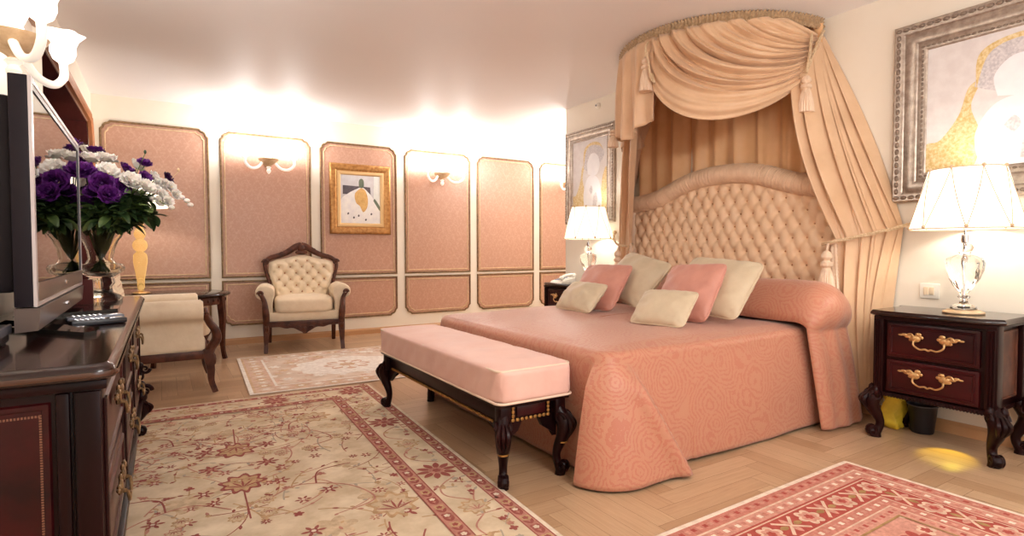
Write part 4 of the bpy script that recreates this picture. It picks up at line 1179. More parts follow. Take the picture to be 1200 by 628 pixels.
def cab_handle(b, y, z):
    X = CX1
    n0 = len(b.v); handle_mesh(b, y, z, .10, 0)
    for i in range(n0, len(b.v)): b.v[i] = (X - b.v[i][0], b.v[i][1], b.v[i][2])
for y0, y1 in ((CY0 + .07, CY0 + .77), (CY0 + .85, CY0 + 1.45), (CY0 + 1.53, CY1 - .07)):
    for z0, z1 in ((.235, .485), (.505, .755)):
        b = MB(); b.box((CX1 - .03, y0, z0), (CX1 - .006, y1, z1), .006)
        b.sweep([(y0 + .03, z0 + .03), (y1 - .03, z0 + .03), (y1 - .03, z1 - .03), (y0 + .03, z1 - .03)], [(0, 0), (.005, .007), (.014, .006), (.018, 0)], lambda a, c, h: (CX1 - .006 + h, a, c))
        d = b.build('drawer', MAT['redwood'], cab)
        b = MB(); cab_handle(b, (y0 + y1) / 2, (z0 + z1) / 2 + .02); b.build('handle', MAT['oldbrass'], d)
for x, y, d in ((CX1 - .035, CY0 + .03, (.8, -.6)), (CX1 - .035, CY1 - .03, (.9, .43)), (CX0 + .06, CY0 + .03, (-.3, -.95)), (CX0 + .06, CY1 - .03, (-.3, .95))):
    b = MB(); q = math.hypot(*d); cabriole(b, (x, y), (d[0] / q, d[1] / q), .205, 1.0)
    b.v = [(p[0], p[1], p[2] + .0088) for p in b.v]; b.build('leg', MAT['darkwood'], cab)
for k in (0,):
    b = MB(); c = (CX1 + .006, CY1 - .03)
    for z, rr in ((.30, .035), (.24, .045), (.36, .026), (.42, .022)): b.ell((c[0], c[1], z), (rr * .7, rr * .8, rr), 10)
    volute(b, (c[0] + .02, c[1], .27), (1, 0, 0), (0, 0, 1), .035, 1.3, .012, .005); volute(b, (c[0] + .02, c[1], .40), (1, 0, 0), (0, 0, -1), .026, 1.3, .010, .004)
    b.build('carved_bracket', MAT['darkwood'], cab)

# ------------------------------------------------------------------ television
tv = thing('television', 'large black flat television with silver edge on the dark cabinet', 'television', (-.36, 2.78, CZ))
TY0, TY1, TZ0, TZ1 = 2.115, 3.40, .935, 1.605
XT = -.318; TILT = -.016
def tvx(b):
    """turn the set slightly about its near edge"""
    for i, (x, y, z) in enumerate(b.v): b.v[i] = (x + TILT * (y - TY0), y, z)
b = MB(); b.box((XT - .048, TY0, TZ0), (XT - .004, TY1, TZ1), .004)
b.box((XT - .115, TY0 + .05, TZ0 + .04), (XT - .045, TY1 - .05, TZ1 - .05), .02); tvx(b); b.build('casing', MAT['tvside'], tv)
b = MB(); fx = lambda a, c, h: (XT + h, a, c)
b.sweep([(TY0, TZ0), (TY1, TZ0), (TY1, TZ1), (TY0, TZ1)], [(0, -.004), (0, .004), (.014, .006), (.018, .004), (.018, -.004)], fx); tvx(b); b.build('bezel_edge', MAT['tvbright'], tv)
b = MB(); b.sweep([(TY0 + .018, TZ0 + .018), (TY1 - .018, TZ0 + .018), (TY1 - .018, TZ1 - .018), (TY0 + .018, TZ1 - .018)], [(0, -.003), (0, .003), (.016, .003), (.018, -.003)], fx)
tvx(b); b.build('bezel', MAT['black'], tv)
b = MB(); b.add([fx(TY0 + .034, TZ0 + .07, .0), fx(TY1 - .034, TZ0 + .07, .0), fx(TY1 - .034, TZ1 - .034, .0), fx(TY0 + .034, TZ1 - .034, .0)], [(0, 1, 2, 3)]); tvx(b); b.build('screen', MAT['tvscreen'], tv)
b = MB(); b.box((XT - .002, TY0 + .02, TZ0 + .012), (XT + .006, TY1 - .02, TZ0 + .07), .003); tvx(b)
o = b.build('lower_bezel', MAT['tvgrey'], tv)
b = MB(); b.lathe([(.010, 0), (.010, .004), (.008, .005)], (XT + .004, (TY0 + TY1) / 2, TZ0 + .045), 16, axis=(1, 0, 0)); tvx(b); b.build('badge', MAT['chrome'], tv)
b = MB()
b.prism([(XT - .05, TZ0 - .075), (XT + .004, TZ0 - .070), (XT + .010, TZ0 - .004), (XT - .05, TZ0 - .004)], lambda a, c, q: (a, TY0 + .01 + q, c), TY1 - TY0 - .02); tvx(b)
sb = b.build('speaker_bar', MAT['tvgrey'], tv)
b = MB(); b.tube([(XT + .010, 2.73, TZ0 - .035), (XT + .012, 2.75, TZ0 - .04), (XT + .010, 2.77, TZ0 - .035)], .005, 8); tvx(b); b.build('badge', MAT['chrome'], sb)
b = MB(); b.box((XT - .10, 2.58, CZ + .010), (XT - .045, 3.0, TZ0 + .02), .01); b.build('neck', MAT['black'], tv)
b = MB()
for y0, y1, x1 in ((2.20, 2.36, -.185), (3.00, 3.20, -.175)):
    b.prism([(-.50, 2.55 if y0 < 2.5 else 2.85), (x1 - .03, y0), (x1, y0 + .02), (x1, y1 - .02), (x1 - .03, y1), (-.50, 2.75 if y0 < 2.5 else 3.05)], lambda a, c, q: (a, c, CZ + .0005 + q), .012)
b.box((-.52, 2.5, CZ + .0005), (-.40, 3.08, CZ + .0125), .004); b.build('stand', MAT['blackglass'], tv)

# ------------------------------------------------------------------ small things on the cabinet
def remote(x, y, rot, L, W, label, mt):
    t = thing('remote_control', label, 'remote control', (x, y, CZ), 'remote controls on the cabinet')
    c, s = math.cos(rot), math.sin(rot); T = Matrix.Translation((x, y, CZ)) @ Matrix.Rotation(rot, 4, 'Z')
    b = MB(); b.box((-L / 2, -W / 2, .001), (L / 2, W / 2, .022), .008); b.xf(T); b.build('body', mt, t)
    b = MB()
    for i in range(6):
        for j in range(3): b.box((-L * .40 + i * L * .09, -W * .36 + j * W * .27, .0215), (-L * .40 + i * L * .09 + .009, -W * .36 + j * W * .27 + .009, .025), .002)
    b.box((L * .18, -W * .3, .0215), (L * .42, W * .3, .0235), .002); b.xf(T); b.build('keypad', MAT['chrome'], t)
remote(-.205, 2.52, math.radians(20), .17, .055, 'black remote control with silver keys nearest the cabinet edge', MAT['black'])
remote(-.225, 2.66, math.radians(15), .18, .055, 'grey remote control lying behind the black one', MAT['greyplastic'])
t = thing('set_top_box', 'small silver and black box on the cabinet before the television', 'set-top box', (-.47, 2.12, CZ))
b = MB(); b.box((-.56, 1.90, CZ + .004), (-.385, 2.16, CZ + .055), .008); b.build('case', MAT['black'], t)
b = MB(); b.box((-.388, 1.905, CZ + .030), (-.378, 2.155, CZ + .056), .004); b.box((-.56, 1.895, CZ + .030), (-.385, 1.903, CZ + .056), .003); b.build('front_trim', MAT['greyplastic'], t)
b = MB()
for x in (-.54, -.40):
    for y in (1.92, 2.14): b.lathe([(.010, 0), (.010, .005)], (x, y, CZ), 10)
b.build('foot', MAT['black'], t)
t = thing('photo_frame', 'small dark red leather frame standing beside the crystal vase', 'photo frame', (-.335, 3.50, CZ))
b = MB(); b.prism([(3.475, CZ + .001), (3.515, CZ + .001), (3.475, CZ + .125), (3.465, CZ + .125)], lambda a, c, q: (-.40 + q, a, c), .10); b.build('cover', MAT['leather'], t)
b = MB(); b.box((-.39, 3.508, CZ + .004), (-.31, 3.522, CZ + .012), .002); b.build('stand_foot', MAT['leather'], t)

# ------------------------------------------------------------------ crystal vase
VX, VY = -.283, 3.70
t = thing('vase', 'footed crystal vase on the cabinet holding white and purple flowers', 'vase', (VX, VY, CZ))
outer = [(.012, .0), (.088, .0), (.092, .012), (.082, .028), (.050, .045), (.046, .075), (.060, .095), (.056, .115), (.050, .125), (.075, .14), (.100, .155), (.108, .175), (.098, .195), (.070, .20), (.056, .225), (.062, .27), (.080, .32), (.105, .36), (.135, .388), (.142, .395)]
inner = [(.138, .397), (.130, .386), (.100, .356), (.074, .32), (.055, .27), (.048, .225), (.060, .20), (.086, .188), (.09, .175), (.075, .152), (.0, .146)]
b = MB(); b.lathe([(r_, z) for r_, z in outer] + inner, (VX, VY, CZ + .0005), 48, rib=lambda a, z: 1 + (.03 * math.cos(16 * a) if z < .13 else 0)); b.build('bowl', MAT['vaseglass'], t, angle=60)

# ------------------------------------------------------------------ bouquet: every stem is its own thing
def bloom(b, c, d, r, mi, heart, seed):
    """ruffled rose-like bloom: cupped rings of petals"""
    rnd = random.Random(seed); q = Vector((0, 0, 1)).rotation_difference(Vector(d)).to_matrix()
    for ring, (n, tilt, ln, off) in enumerate(((6, 62, 1.0, 0), (6, 44, 1.0, .5), (5, 27, .92, .2), (4, 12, .78, .5))):
        for k in range(n):
            a = 2 * PI * (k + off + rnd.random() * .25) / n; tl = math.radians(tilt + rnd.uniform(-8, 8))
            rows = []
            for i in range(6):
                s = i / 5; row = []
                for j in range(7):
                    w = -1 + 2 * j / 6
                    wd = .66 * math.sin(PI * min(1, .16 + s * .62)) ** .6 * r * ln
                    ang = tl * (1.25 - .45 * s + .25 * s ** 4)
                    rad = s * r * ln * math.sin(ang) + .10 * r; z = s * r * ln * math.cos(ang) * 1.0 + .08 * r * math.sin(w * 5 + k) * s + .12 * r * w * w
                    x, y = rad, w * wd
                    row.append(tuple(q @ Vector((x * math.cos(a) - y * math.sin(a), x * math.sin(a) + y * math.cos(a), z - .25 * r)) + Vector(c)))
                rows.append(row)
            b.grid(rows, mi)
    b.ell(Vector(c) + q @ Vector((0, 0, .12 * r)), (.16 * r,) * 3, 7, heart)
def leaf(b, p, d, L, W, mi, seed):
    rnd = random.Random(seed); D = Vector(d).normalized(); S = D.cross(Vector((rnd.uniform(-.4, .4), rnd.uniform(-.4, .4), 1))).normalized(); N = S.cross(D)
    rows = []
    for i in range(7):
        s = i / 6; w = W * math.sin(PI * (s * .92 + .04)) ** .8; c = Vector(p) + D * L * s + N * (-.25 * L * s * s)
        rows.append([tuple(c - S * w + N * w * .35), tuple(c), tuple(c + S * w + N * w * .35)])
    b.grid(rows, mi)
def stem_path(c): # from the vase floor through the waist up to the flower
    c = np.array(c); h = c[2] - CZ; dx, dy = c[0] - VX, c[1] - VY
    m = min(.85, .10 / max(.001, math.hypot(dx, dy)))
    base = np.array([VX - dx * .22 * min(1, .25 / max(.05, math.hypot(dx, dy))), VY - dy * .22 * min(1, .25 / max(.05, math.hypot(dx, dy))), CZ + .155])
    k = min(1, .25 / max(.05, math.hypot(dx, dy)))
    return interp([base, (VX + dx * .09 * k, VY + dy * .09 * k, CZ + .25), (VX + dx * .36 * k, VY + dy * .36 * k, CZ + .41), (VX + dx * .75, VY + dy * .75, CZ + .41 + (h - .41) * .62), c - np.array([0, 0, .01])], 22)
def flower(c, r, kind, seed):
    c = Vector(c); d = (c - Vector((VX, VY, CZ + .45))).normalized() + Vector((.25, -.45, .15)); d.normalize()
    nm, lab, grp, mt = {'w': ('white_flower', 'white ruffled flower in the crystal vase bouquet', 'white flowers in the bouquet', 'petal_white'),
                        'p': ('purple_flower', 'purple ruffled flower in the crystal vase bouquet', 'purple flowers in the bouquet', 'petal_purple'),
                        'd': ('plum_flower', 'small dark plum bloom at the right tip of the bouquet', None, 'petal_dark')}[kind]
    t = thing(nm, lab, 'flower', tuple(c), grp)
    b = MB(); bloom(b, c, d + Vector((math.sin(seed * 3.1), math.cos(seed * 5.3), math.sin(seed * 1.7))) * .35, r * (1.22 if kind == 'w' else 1.1), 0, 0, seed); b.build('bloom', [MAT[mt]], t, angle=80, recalc=False)
    b = MB(); b.tube(stem_path(c), .0028, 6)
    b.build('stem', MAT['stem'], t)
cal = lambda x, y, Y: None
def at(x, y, Y):                                   # photo pixel -> point at distance Y (measuring aid for the bouquet)
    d = Vector(fw) + Vector(rt) * ((x - 600) / F) - Vector(up) * ((y - 314) / F); s = Y / d.y
    return (d.x * s, Y, CAMH + d.z * s)
FL = [(106, 187, 3.62, .046, 'w'), (124, 187, 3.66, .044, 'w'), (126, 202, 3.55, .044, 'w'), (136, 210, 3.60, .036, 'w'), (154, 213, 3.52, .044, 'w'), (172, 220, 3.50, .038, 'w'), (181, 209, 3.62, .034, 'w'), (160, 195, 3.75, .034, 'w'),
      (112, 177, 3.76, .038, 'p'), (100, 201, 3.52, .046, 'p'), (119, 215, 3.46, .050, 'p'), (127, 228, 3.44, .044, 'p'), (111, 226, 3.50, .044, 'p'), (148, 199, 3.62, .040, 'p'), (142, 219, 3.52, .042, 'p'), (170, 208, 3.56, .032, 'p'), (169, 192, 3.68, .034, 'p'), (100, 238, 3.56, .034, 'p'),
      (196, 209, 3.66, .032, 'd')]
rb_ = random.Random(5)
for i in range(12):                                # the side of the bouquet seen only in the screen
    a = rb_.uniform(1.9, 4.2); q = rb_.uniform(.08, .20)
    FL.append((None, (VX + q * math.cos(a), VY + .05 + q * math.sin(a) * 1.0, CZ + rb_.uniform(.55, .82)), 0, .044, 'wp'[i % 2]))
for i, (x, y, Y, r, k) in enumerate(FL):
    p = y if x is None else at(x, y, Y)
    if x is None and p[1] < TY1 + .07 : p = (p[0], TY1 + .08 + .1 * rb_.random(), p[2])
    flower(p, r, k, i)
# stocks: sprays of white buds towards the right
for i, (pts, lab) in enumerate((([(183, 223, 3.56), (190, 228, 3.54), (197, 236, 3.52), (186, 236, 3.52), (178, 232, 3.52), (201, 243, 3.50)], 'spray of small white buds hanging low on the right of the bouquet'), ([(186, 215, 3.60), (193, 216, 3.60), (200, 219, 3.60), (206, 228, 3.58), (213, 231, 3.58), (219, 235, 3.57), (223, 240, 3.57)], 'long white bud spray reaching farthest right from the vase'))):
    P = [at(*p) for p in pts]
    t = thing('bud_spray', lab, 'flower', P[0])
    for j, p in enumerate(P):
        b = MB()
        if j < 4: bloom(b, p, (.5, -.6, .2), .030, 0, 1, 90 + j + i * 9)
        else: b.ell(p, (.016, .016, .013), 10)
        b.build('bud', [MAT['petal_white'], MAT['flowerheart']], t, recalc=False)
    b = MB(); sp = list(stem_path(P[0])) + [Vector(p) for p in P[1:]]; b.tube([tuple(q) for q in sp], .003, 6); b.build('stem', MAT['stem'], t)
# leafy sprigs
SP = [(105, 250, 3.5), (118, 255, 3.45), (130, 250, 3.42), (142, 246, 3.42), (152, 240, 3.42), (160, 252, 3.45), (172, 243, 3.45), (180, 250, 3.48), (136, 236, 3.46), (150, 228, 3.5), (162, 232, 3.5), (112, 240, 3.48), (122, 244, 3.6), (165, 226, 3.6), (100, 258, 3.58), (145, 258, 3.6), (128, 232, 3.62), (140, 228, 3.66), (155, 236, 3.64), (168, 236, 3.62), (176, 232, 3.58), (118, 230, 3.62), (108, 232, 3.6), (132, 262, 3.5), (158, 262, 3.52)]
for i, (x, y, Y) in enumerate(SP):
    p = at(x, y, Y); t = thing('leafy_sprig', 'dark green leafy sprig under the blooms of the bouquet', 'sprig', p, 'leafy sprigs in the bouquet')
    sp = stem_path(p); b = MB(); b.tube(sp, .0026, 6); b.build('stem', MAT['stem'], t)
    b = MB(); rnd = random.Random(i + 40)
    for k in range(26):
        q = sp[rnd.randrange(12, 22)]; dv = Vector((rnd.uniform(-1, 1), rnd.uniform(-1, .6), rnd.uniform(-.5, .7)))
        leaf(b, q, dv, rnd.uniform(.055, .10), rnd.uniform(.014, .024), 1 if rnd.random() < .25 else 0, i * 20 + k)
    b.build('foliage', [MAT['leaf'], MAT['leaflight']], t, recalc=False)
for i, (x, y, lab) in enumerate(((170, 178, 'thin bare green twig rising above the bouquet'), (209, 199, 'thin tan grass blade leaning right out of the bouquet'))):
    p = at(x, y, 3.66); t = thing('twig', lab, 'twig', p)
    b = MB(); b.tube(stem_path(p), .0022, 6); b.build('stem', MAT['stem' if i == 0 else 'giltlight'], t)
    b = MB(); b.ell(p, (.007, .007, .012), 8); b.build('tip', MAT['leaf' if i == 0 else 'giltlight'], t)

# ------------------------------------------------------------------ wall sconces with two tulip shades
def sconce(pos, along, out, label, s=1.0):
    o = Vector(pos); A = Vector(along); N = Vector(out); U = Vector((0, 0, 1))
    P = lambda a, n, z: tuple(o + A * a * s + N * n * s + U * z * s)
    t = thing('wall_sconce', label, 'wall lamp', pos, 'gilt wall sconces with tulip shades')
    b = MB(); b.lathe([(.055, 0), (.055, .012), (.04, .02), (.02, .024)], P(0, 0, 0), 24, axis=tuple(N))
    b.tube([P(0, 0, 0), P(0, .10, .0)], .012 * s, 10)
    b.lathe([(.012, -.075), (.03, -.06), (.075, -.035), (.105, .0), (.112, .012), (.098, .014), (.06, -.012), (.0, -.02)], P(0, .13, 0), 28, cap=False); b.build('gilt_bowl', MAT['giltlight'], t)
    b = MB(); b.lathe([(.004, -.16), (.02, -.14), (.026, -.12), (.016, -.10), (.03, -.085), (.012, -.07)], P(0, .13, 0), 16); b.lathe([(.05, .0), (.03, .05), (.05, .10), (.03, .17), (.012, .22)], P(0, .13, 0), 16); b.build('glass_finial', MAT['milkglass'], t)
    for k in (-1, 1):
        b = MB(); b.tube(interp([P(k * .05, .13, .0), P(k * .12, .17, -.09), P(k * .20, .22, -.11), P(k * .26, .25, -.06), P(k * .26, .25, .0)], 24), .016 * s, 10); b.build('glass_arm', MAT['milkglass'], t)
        c = P(k * .26, .25, .0)
        b = MB(); b.lathe([(.016, 0), (.036, .016), (.047, .045), (.046, .075), (.054, .10), (.072, .122), (.075, .126), (.070, .124), (.050, .098), (.042, .072), (.04, .04), (.016, .008)], c, 40, cap=False, rib=lambda a, z: 1 + .09 * max(0, (z - .07) / .05) * math.cos(6 * a)); b.build('tulip_shade', MAT['tulip'], t, angle=60)
        b = MB(); b.ell((c[0], c[1], c[2] + .05), (.018, .018, .03), 10); b.build('bulb', MAT['bulb'], t)
        point('sconce_light', (c[0], c[1], c[2] + .17), LW['sconce'], (1, .985, .97), .04)
sconce((1.065, YB - .006, 2.145), (1, 0, 0), (0, -1, 0), 'gilt wall sconce with two lit shades above the facing cream armchair')
sconce((3.278, YB - .006, 2.135), (1, 0, 0), (0, -1, 0), 'gilt wall sconce with two lit shades between gold-framed picture and bed')
sconce((5.49, YB - .006, 2.14), (1, 0, 0), (0, -1, 0), 'gilt wall sconce mostly hidden behind the smaller silver picture wall')
sconce((XL, 2.84, 1.905), (0, 1, 0), (1, 0, 0), 'gilt wall sconce with white glass arms above the television', 1.0)
# ------------------------------------------------------------------ oriental rugs: knotted pattern as thin pile layers
class Rug:
    def __init__(s, x0, x1, y0, y1, z=.007, rot=0.0, piv=None):
        s.b = MB(); s.x0, s.x1, s.y0, s.y1, s.z = x0, x1, y0, y1, z
        s.l = 0; s.rot = rot; s.piv = piv or (x1, y1)
        s.b.box((x0, y0, .0005), (x1, y1, z), .003)
    def poly(s, pts, mi, z=None):
        s.k = getattr(s, 'k', 0) + 1
        z = s.z + .0003 + s.l * .0004 + (s.k % 61) * 6e-6 if z is None else z
        ar = sum(pts[i - 1][0] * pts[i][1] - pts[i][0] * pts[i - 1][1] for i in range(len(pts)))
        if ar < 0: pts = pts[::-1]
        s.b.add([(x, y, z) for x, y in pts], [tuple(range(len(pts)))], mi)
    def rect(s, x0, y0, x1, y1, mi): s.poly([(x0, y0), (x1, y0), (x1, y1), (x0, y1)], mi)
    def band(s, d0, d1, mi):
        x0, x1, y0, y1 = s.x0, s.x1, s.y0, s.y1
        s.rect(x0 + d0, y0 + d0, x1 - d0, y0 + d1, mi); s.rect(x0 + d0, y1 - d1, x1 - d0, y1 - d0, mi)
        s.rect(x0 + d0, y0 + d1, x0 + d1, y1 - d1, mi); s.rect(x1 - d1, y0 + d1, x1 - d0, y1 - d1, mi)
    def ring(s, c, r, n, mi, depth=.35, ph=0, sx=1, sy=1):
        m = n * 10
        s.poly([(c[0] + sx * r * (1 - depth + depth * abs(math.cos(n * a / 2))) * math.cos(a + ph), c[1] + sy * r * (1 - depth + depth * abs(math.cos(n * a / 2))) * math.sin(a + ph)) for a in np.linspace(0, 2 * PI, m, endpoint=False)], mi)
    def vine(s, pts, w, mi, n=40):
        P = interp(pts, n); T = np.gradient(P, axis=0); T /= np.linalg.norm(T, axis=1)[:, None] + 1e-9
        N = np.stack([-T[:, 1], T[:, 0]], 1) * w / 2
        s.k = getattr(s, 'k', 0) + 1; z = s.z + .0003 + s.l * .0004 + (s.k % 61) * 6e-6
        s.b.grid([[(*(p + q), z), (*(p - q), z)] for p, q in zip(P, N)], mi)
    def leaf(s, p, a, L, W, mi):
        o = [(t, W * math.sin(PI * t) ** .8) for t in np.linspace(0, 1, 7)] + [(t, -W * math.sin(PI * t) ** .8) for t in np.linspace(1, 0, 7)[1:-1]]
        s.poly([(p[0] + L * t * math.cos(a) - q * math.sin(a), p[1] + L * t * math.sin(a) + q * math.cos(a)) for t, q in o], mi)
    def rosette(s, c, r, n, mo, mi_, mc):
        for k in range(n): s.leaf((c[0] + r * .25 * math.cos(2 * PI * k / n), c[1] + r * .25 * math.sin(2 * PI * k / n)), 2 * PI * k / n, r * .8, r * .17, mo)
        s.l += 1; s.ring(c, r * .42, 8, mi_, .2); s.l += 1; s.ring(c, r * .22, 6, mc, .25); s.l -= 2
    def palmette(s, c, w, h, mo, mi_, mc, up=1):
        P = []
        for a in np.linspace(0, 2 * PI, 64, endpoint=False):
            k = 1 + .16 * math.cos(9 * a); t = math.sin(a) * up
            P.append((c[0] + w / 2 * math.cos(a) * k * (1.0 - .25 * max(0, -t)), c[1] + h / 2 * math.sin(a) * k))
        s.poly(P, mo); s.l += 1
        s.poly([(c[0] + (x - c[0]) * .80, c[1] + (y - c[1]) * .78) for x, y in P], mi_); s.l += 1
        for k in range(5): s.leaf((c[0], c[1] - up * h * .22), up * PI / 2 + (k - 2) * .55, h * .38, w * .028, mc)
        for k in range(-2, 3): s.ring((c[0] + w * .16 * k, c[1] + up * h * (.20 - .05 * k * k)), w * .035, 4, mo, .4)
        s.l -= 2
    def done(s, name, mats, label, cat='rug', fringe=None):
        c, q = math.cos(s.rot), math.sin(s.rot)
        s.b.v = [(s.piv[0] + (x - s.piv[0]) * c - (y - s.piv[1]) * q, s.piv[1] + (x - s.piv[0]) * q + (y - s.piv[1]) * c, z) for x, y, z in s.b.v]
        o = s.b.build(name, mats, recalc=False); tag(o, label, cat); return o
def wool(name, c1, c2, sc=26): return simple(name, c1, tuple(int(q * .93) for q in c2), sc, bump=.0006, bscale=500, rough=.9, spec=.1)
rnd = random.Random(11)
# --- large cream rug in the foreground
W1 = [wool('wool_cream', (228, 210, 182), (214, 192, 160), 5), wool('wool_madder', (152, 82, 75), (172, 104, 94)), wool('wool_rose', (200, 146, 128), (188, 130, 114)), wool('wool_tan', (204, 170, 132), (190, 154, 116)), wool('wool_ivory', (236, 222, 200), (226, 208, 184)), wool('wool_beige', (216, 192, 160), (204, 178, 146)), wool('wool_grey', (176, 164, 148), (190, 176, 156))]
R1 = Rug(-.58, 1.400, .55, 4.545, rot=math.radians(-2.6), piv=(1.40, 4.47)); R1.y1 = 4.47
R1.b = MB(); R1.b.box((R1.x0, R1.y0, .0005), (R1.x1, R1.y1, R1.z), .003)
R1.l = 0
fx0, fx1, fy0, fy1 = -.60, 1.045, .9, 4.11
def field_sprays(R, x0, x1, y0, y1, n, seed, L0=0, sc=1):
    g_ = random.Random(seed)
    for i in range(n):
        x, y = g_.uniform(x0, x1), g_.uniform(y0, y1); a = g_.uniform(0, 6.28); L = g_.uniform(.12, .30) * sc; k = g_.choice((-1, 1)) * g_.uniform(1.5, 4.5)
        P = [(x, y)]
        for j in range(5): a += k * L / 5; P.append((P[-1][0] + L / 5 * math.cos(a), P[-1][1] + L / 5 * math.sin(a)))
        m = g_.choice((1, 2, 3, 3, 6, 2))
        R.l = L0; R.vine(P, g_.uniform(.0045, .008), m, 18)
        R.l = L0 + 1
        for j in (1, 3, 5):
            R.leaf(P[j], a + g_.uniform(-1.6, 1.6), g_.uniform(.022, .045), .007, g_.choice((1, 2, 3, 6)))
        if g_.random() < .6: R.ring(P[-1], g_.uniform(.012, .024), g_.choice((4, 5, 6)), g_.choice((1, 1, 2, 3)), .45, g_.random() * 3)
field_sprays(R1, fx0, fx1, fy0, fy1, 420, 4)
for i in range(34):                                  # faint pale leaves woven through the ground
    R1.l = 0; R1.ring((rnd.uniform(fx0, fx1), rnd.uniform(fy0, fy1)), rnd.uniform(.05, .10), 6, 5, .4, rnd.random() * 3)
# the larger motifs, symmetrical about the middle line x = .37
R1.l = 2
for x, y, r in ((.22, 3.351, .060), (.525, 3.344, .060), (.24, 3.075, .062), (.50, 3.055, .062), (.22, 1.95, .06), (.52, 1.95, .06)): R1.rosette((x, y), r * .9, 7, 1, 1, 2)
for y, u in ((3.323, -1), (2.821, 1), (1.75, -1), (1.25, 1)):
    R1.palmette((.37, y), .19, .22, 1, 3, 1, u); R1.vine([(.37, y + u * -.10), (.375, y - u * .40)], .007, 1, 8)
for s in (-1, 1):
    R1.palmette((.37 + s * .55, 2.264), .20, .24, 3, 5, 1); R1.palmette((.37 + s * .48, 3.75), .19, .20, 3, 5, 1)
    for x, y, r in ((.16, 2.768, .05), (.34, 2.554, .05), (.22, 2.50, .042), (.21, 2.19, .055), (.36, 3.02, .04), (.37, 3.12, .04), (.53, 2.44, .035), (.345, 3.587, .04), (.15, 3.6, .034), (.25, 3.86, .032), (.58, 2.176, .065), (.40, 1.8, .05), (.6, 2.9, .035), (.6, 3.3, .034)):
        if .37 + s * x < fx1 - .04: R1.rosette((.37 + s * x, y), r * .85, 6, 1, 1 if r > .042 else 2, 4)
    for y in (1.6, 2.55, 3.45):
        R1.vine([(.37 + s * .06, y), (.37 + s * .22, y + .12), (.37 + s * .42, y + .02), (.37 + s * .50, y - .18), (.37 + s * .38, y - .25)], .009, 2, 40)
        R1.vine([(.37 + s * .30, y + .10), (.37 + s * .34, y + .25), (.37 + s * .50, y + .28)], .008, 1, 24)
for i in range(120):
    R1.l = 2; x, y = rnd.uniform(fx0, fx1), rnd.uniform(fy0, fy1); k = rnd.random()
    if k < .6: R1.rosette((x, y), rnd.uniform(.022, .036), rnd.choice((5, 6, 7)), rnd.choice((1, 1, 2)), rnd.choice((1, 2, 3)), 4)
    else: R1.palmette((x, y), .07, .08, rnd.choice((2, 3)), 5, 1, rnd.choice((-1, 1)))
# borders: ivory edge, madder guard, cream main border, madder guard
R1.l = 5; R1.band(0, .020, 4); R1.band(.020, .085, 2); R1.band(.285, .360, 2); R1.band(.085, .285, 0)

R1.l = 6; R1.band(.020, .026, 1); R1.band(.079, .085, 1); R1.band(.285, .291, 1); R1.band(.354, .360, 1)
def along(R, d, step, fn):
    """call fn(x, y, angle) along a border centre line at inset d"""
    x0, x1, y0, y1 = R.x0 + d, R.x1 - d, R.y0 + d, R.y1 - d
    n = round((y1 - y0) / step)
    for i in range(n + 1):
        y = y1 - (y1 - y0) * i / n; fn(x1, y, PI / 2, i); fn(x0, y, PI / 2, i)
    n = round((x1 - x0) / step)
    for i in range(1, n):
        x = x0 + (x1 - x0) * i / n; fn(x, y1, 0, i); fn(x, y0, 0, i)
def guard(x, y, a, i):
    R1.l = 7; R1.ring((x, y), .026, 4, 1 if i % 2 else 3, .3, PI / 4); R1.l = 8; R1.ring((x, y), .014, 5, 4 if i % 2 else 1, .3)
    R1.l = 7; c, q = math.cos(a), math.sin(a); R1.leaf((x + c * .030, y + q * .030), a + .5, .045, .008, 1); R1.leaf((x + c * .030, y + q * .030), a - .5, .045, .008, 1)
field_sprays(R1, R1.x1 - .26, R1.x1 - .11, .6, 4.3, 46, 8, 6, .5); field_sprays(R1, R1.x0 + .2, R1.x1 - .2, R1.y1 - .26, R1.y1 - .11, 24, 18, 6, .5)
along(R1, .052, .085, guard); along(R1, .322, .085, guard)
def main_border(x, y, a, i):
    R1.l = 7; c, q = math.cos(a), math.sin(a)
    if i % 2 == 0:
        R1.ring((x, y), .098, 10, 5, .25); R1.l = 8; R1.rosette((x, y), .100, 10, 1, 2, 1)
    else:
        R1.palmette((x, y), .13, .13, 3, 5, 2)
        for s in (-1, 1):
            R1.vine([(x + s * c * .08, y + s * q * .08), (x + s * c * .16 - q * .07, y + s * q * .16 + c * .07), (x + s * c * .26 - q * .05, y + s * q * .26 + c * .05), (x + s * c * .34 + q * .05, y + s * q * .34 - c * .05)], .008, 2, 20)
            for k, (u, v) in enumerate(((.15, -.05), (.24, .05), (.31, -.04), (.20, -.06))): R1.l = 8; R1.ring((x + s * c * u - q * v, y + s * q * u + c * v), .018, 5, (1, 3, 6, 2)[k], .4); R1.l = 7
along(R1, .185, .465, main_border)
R1.done('rug', W1, 'large cream rug with madder-red flowers and vines in front of the bench')
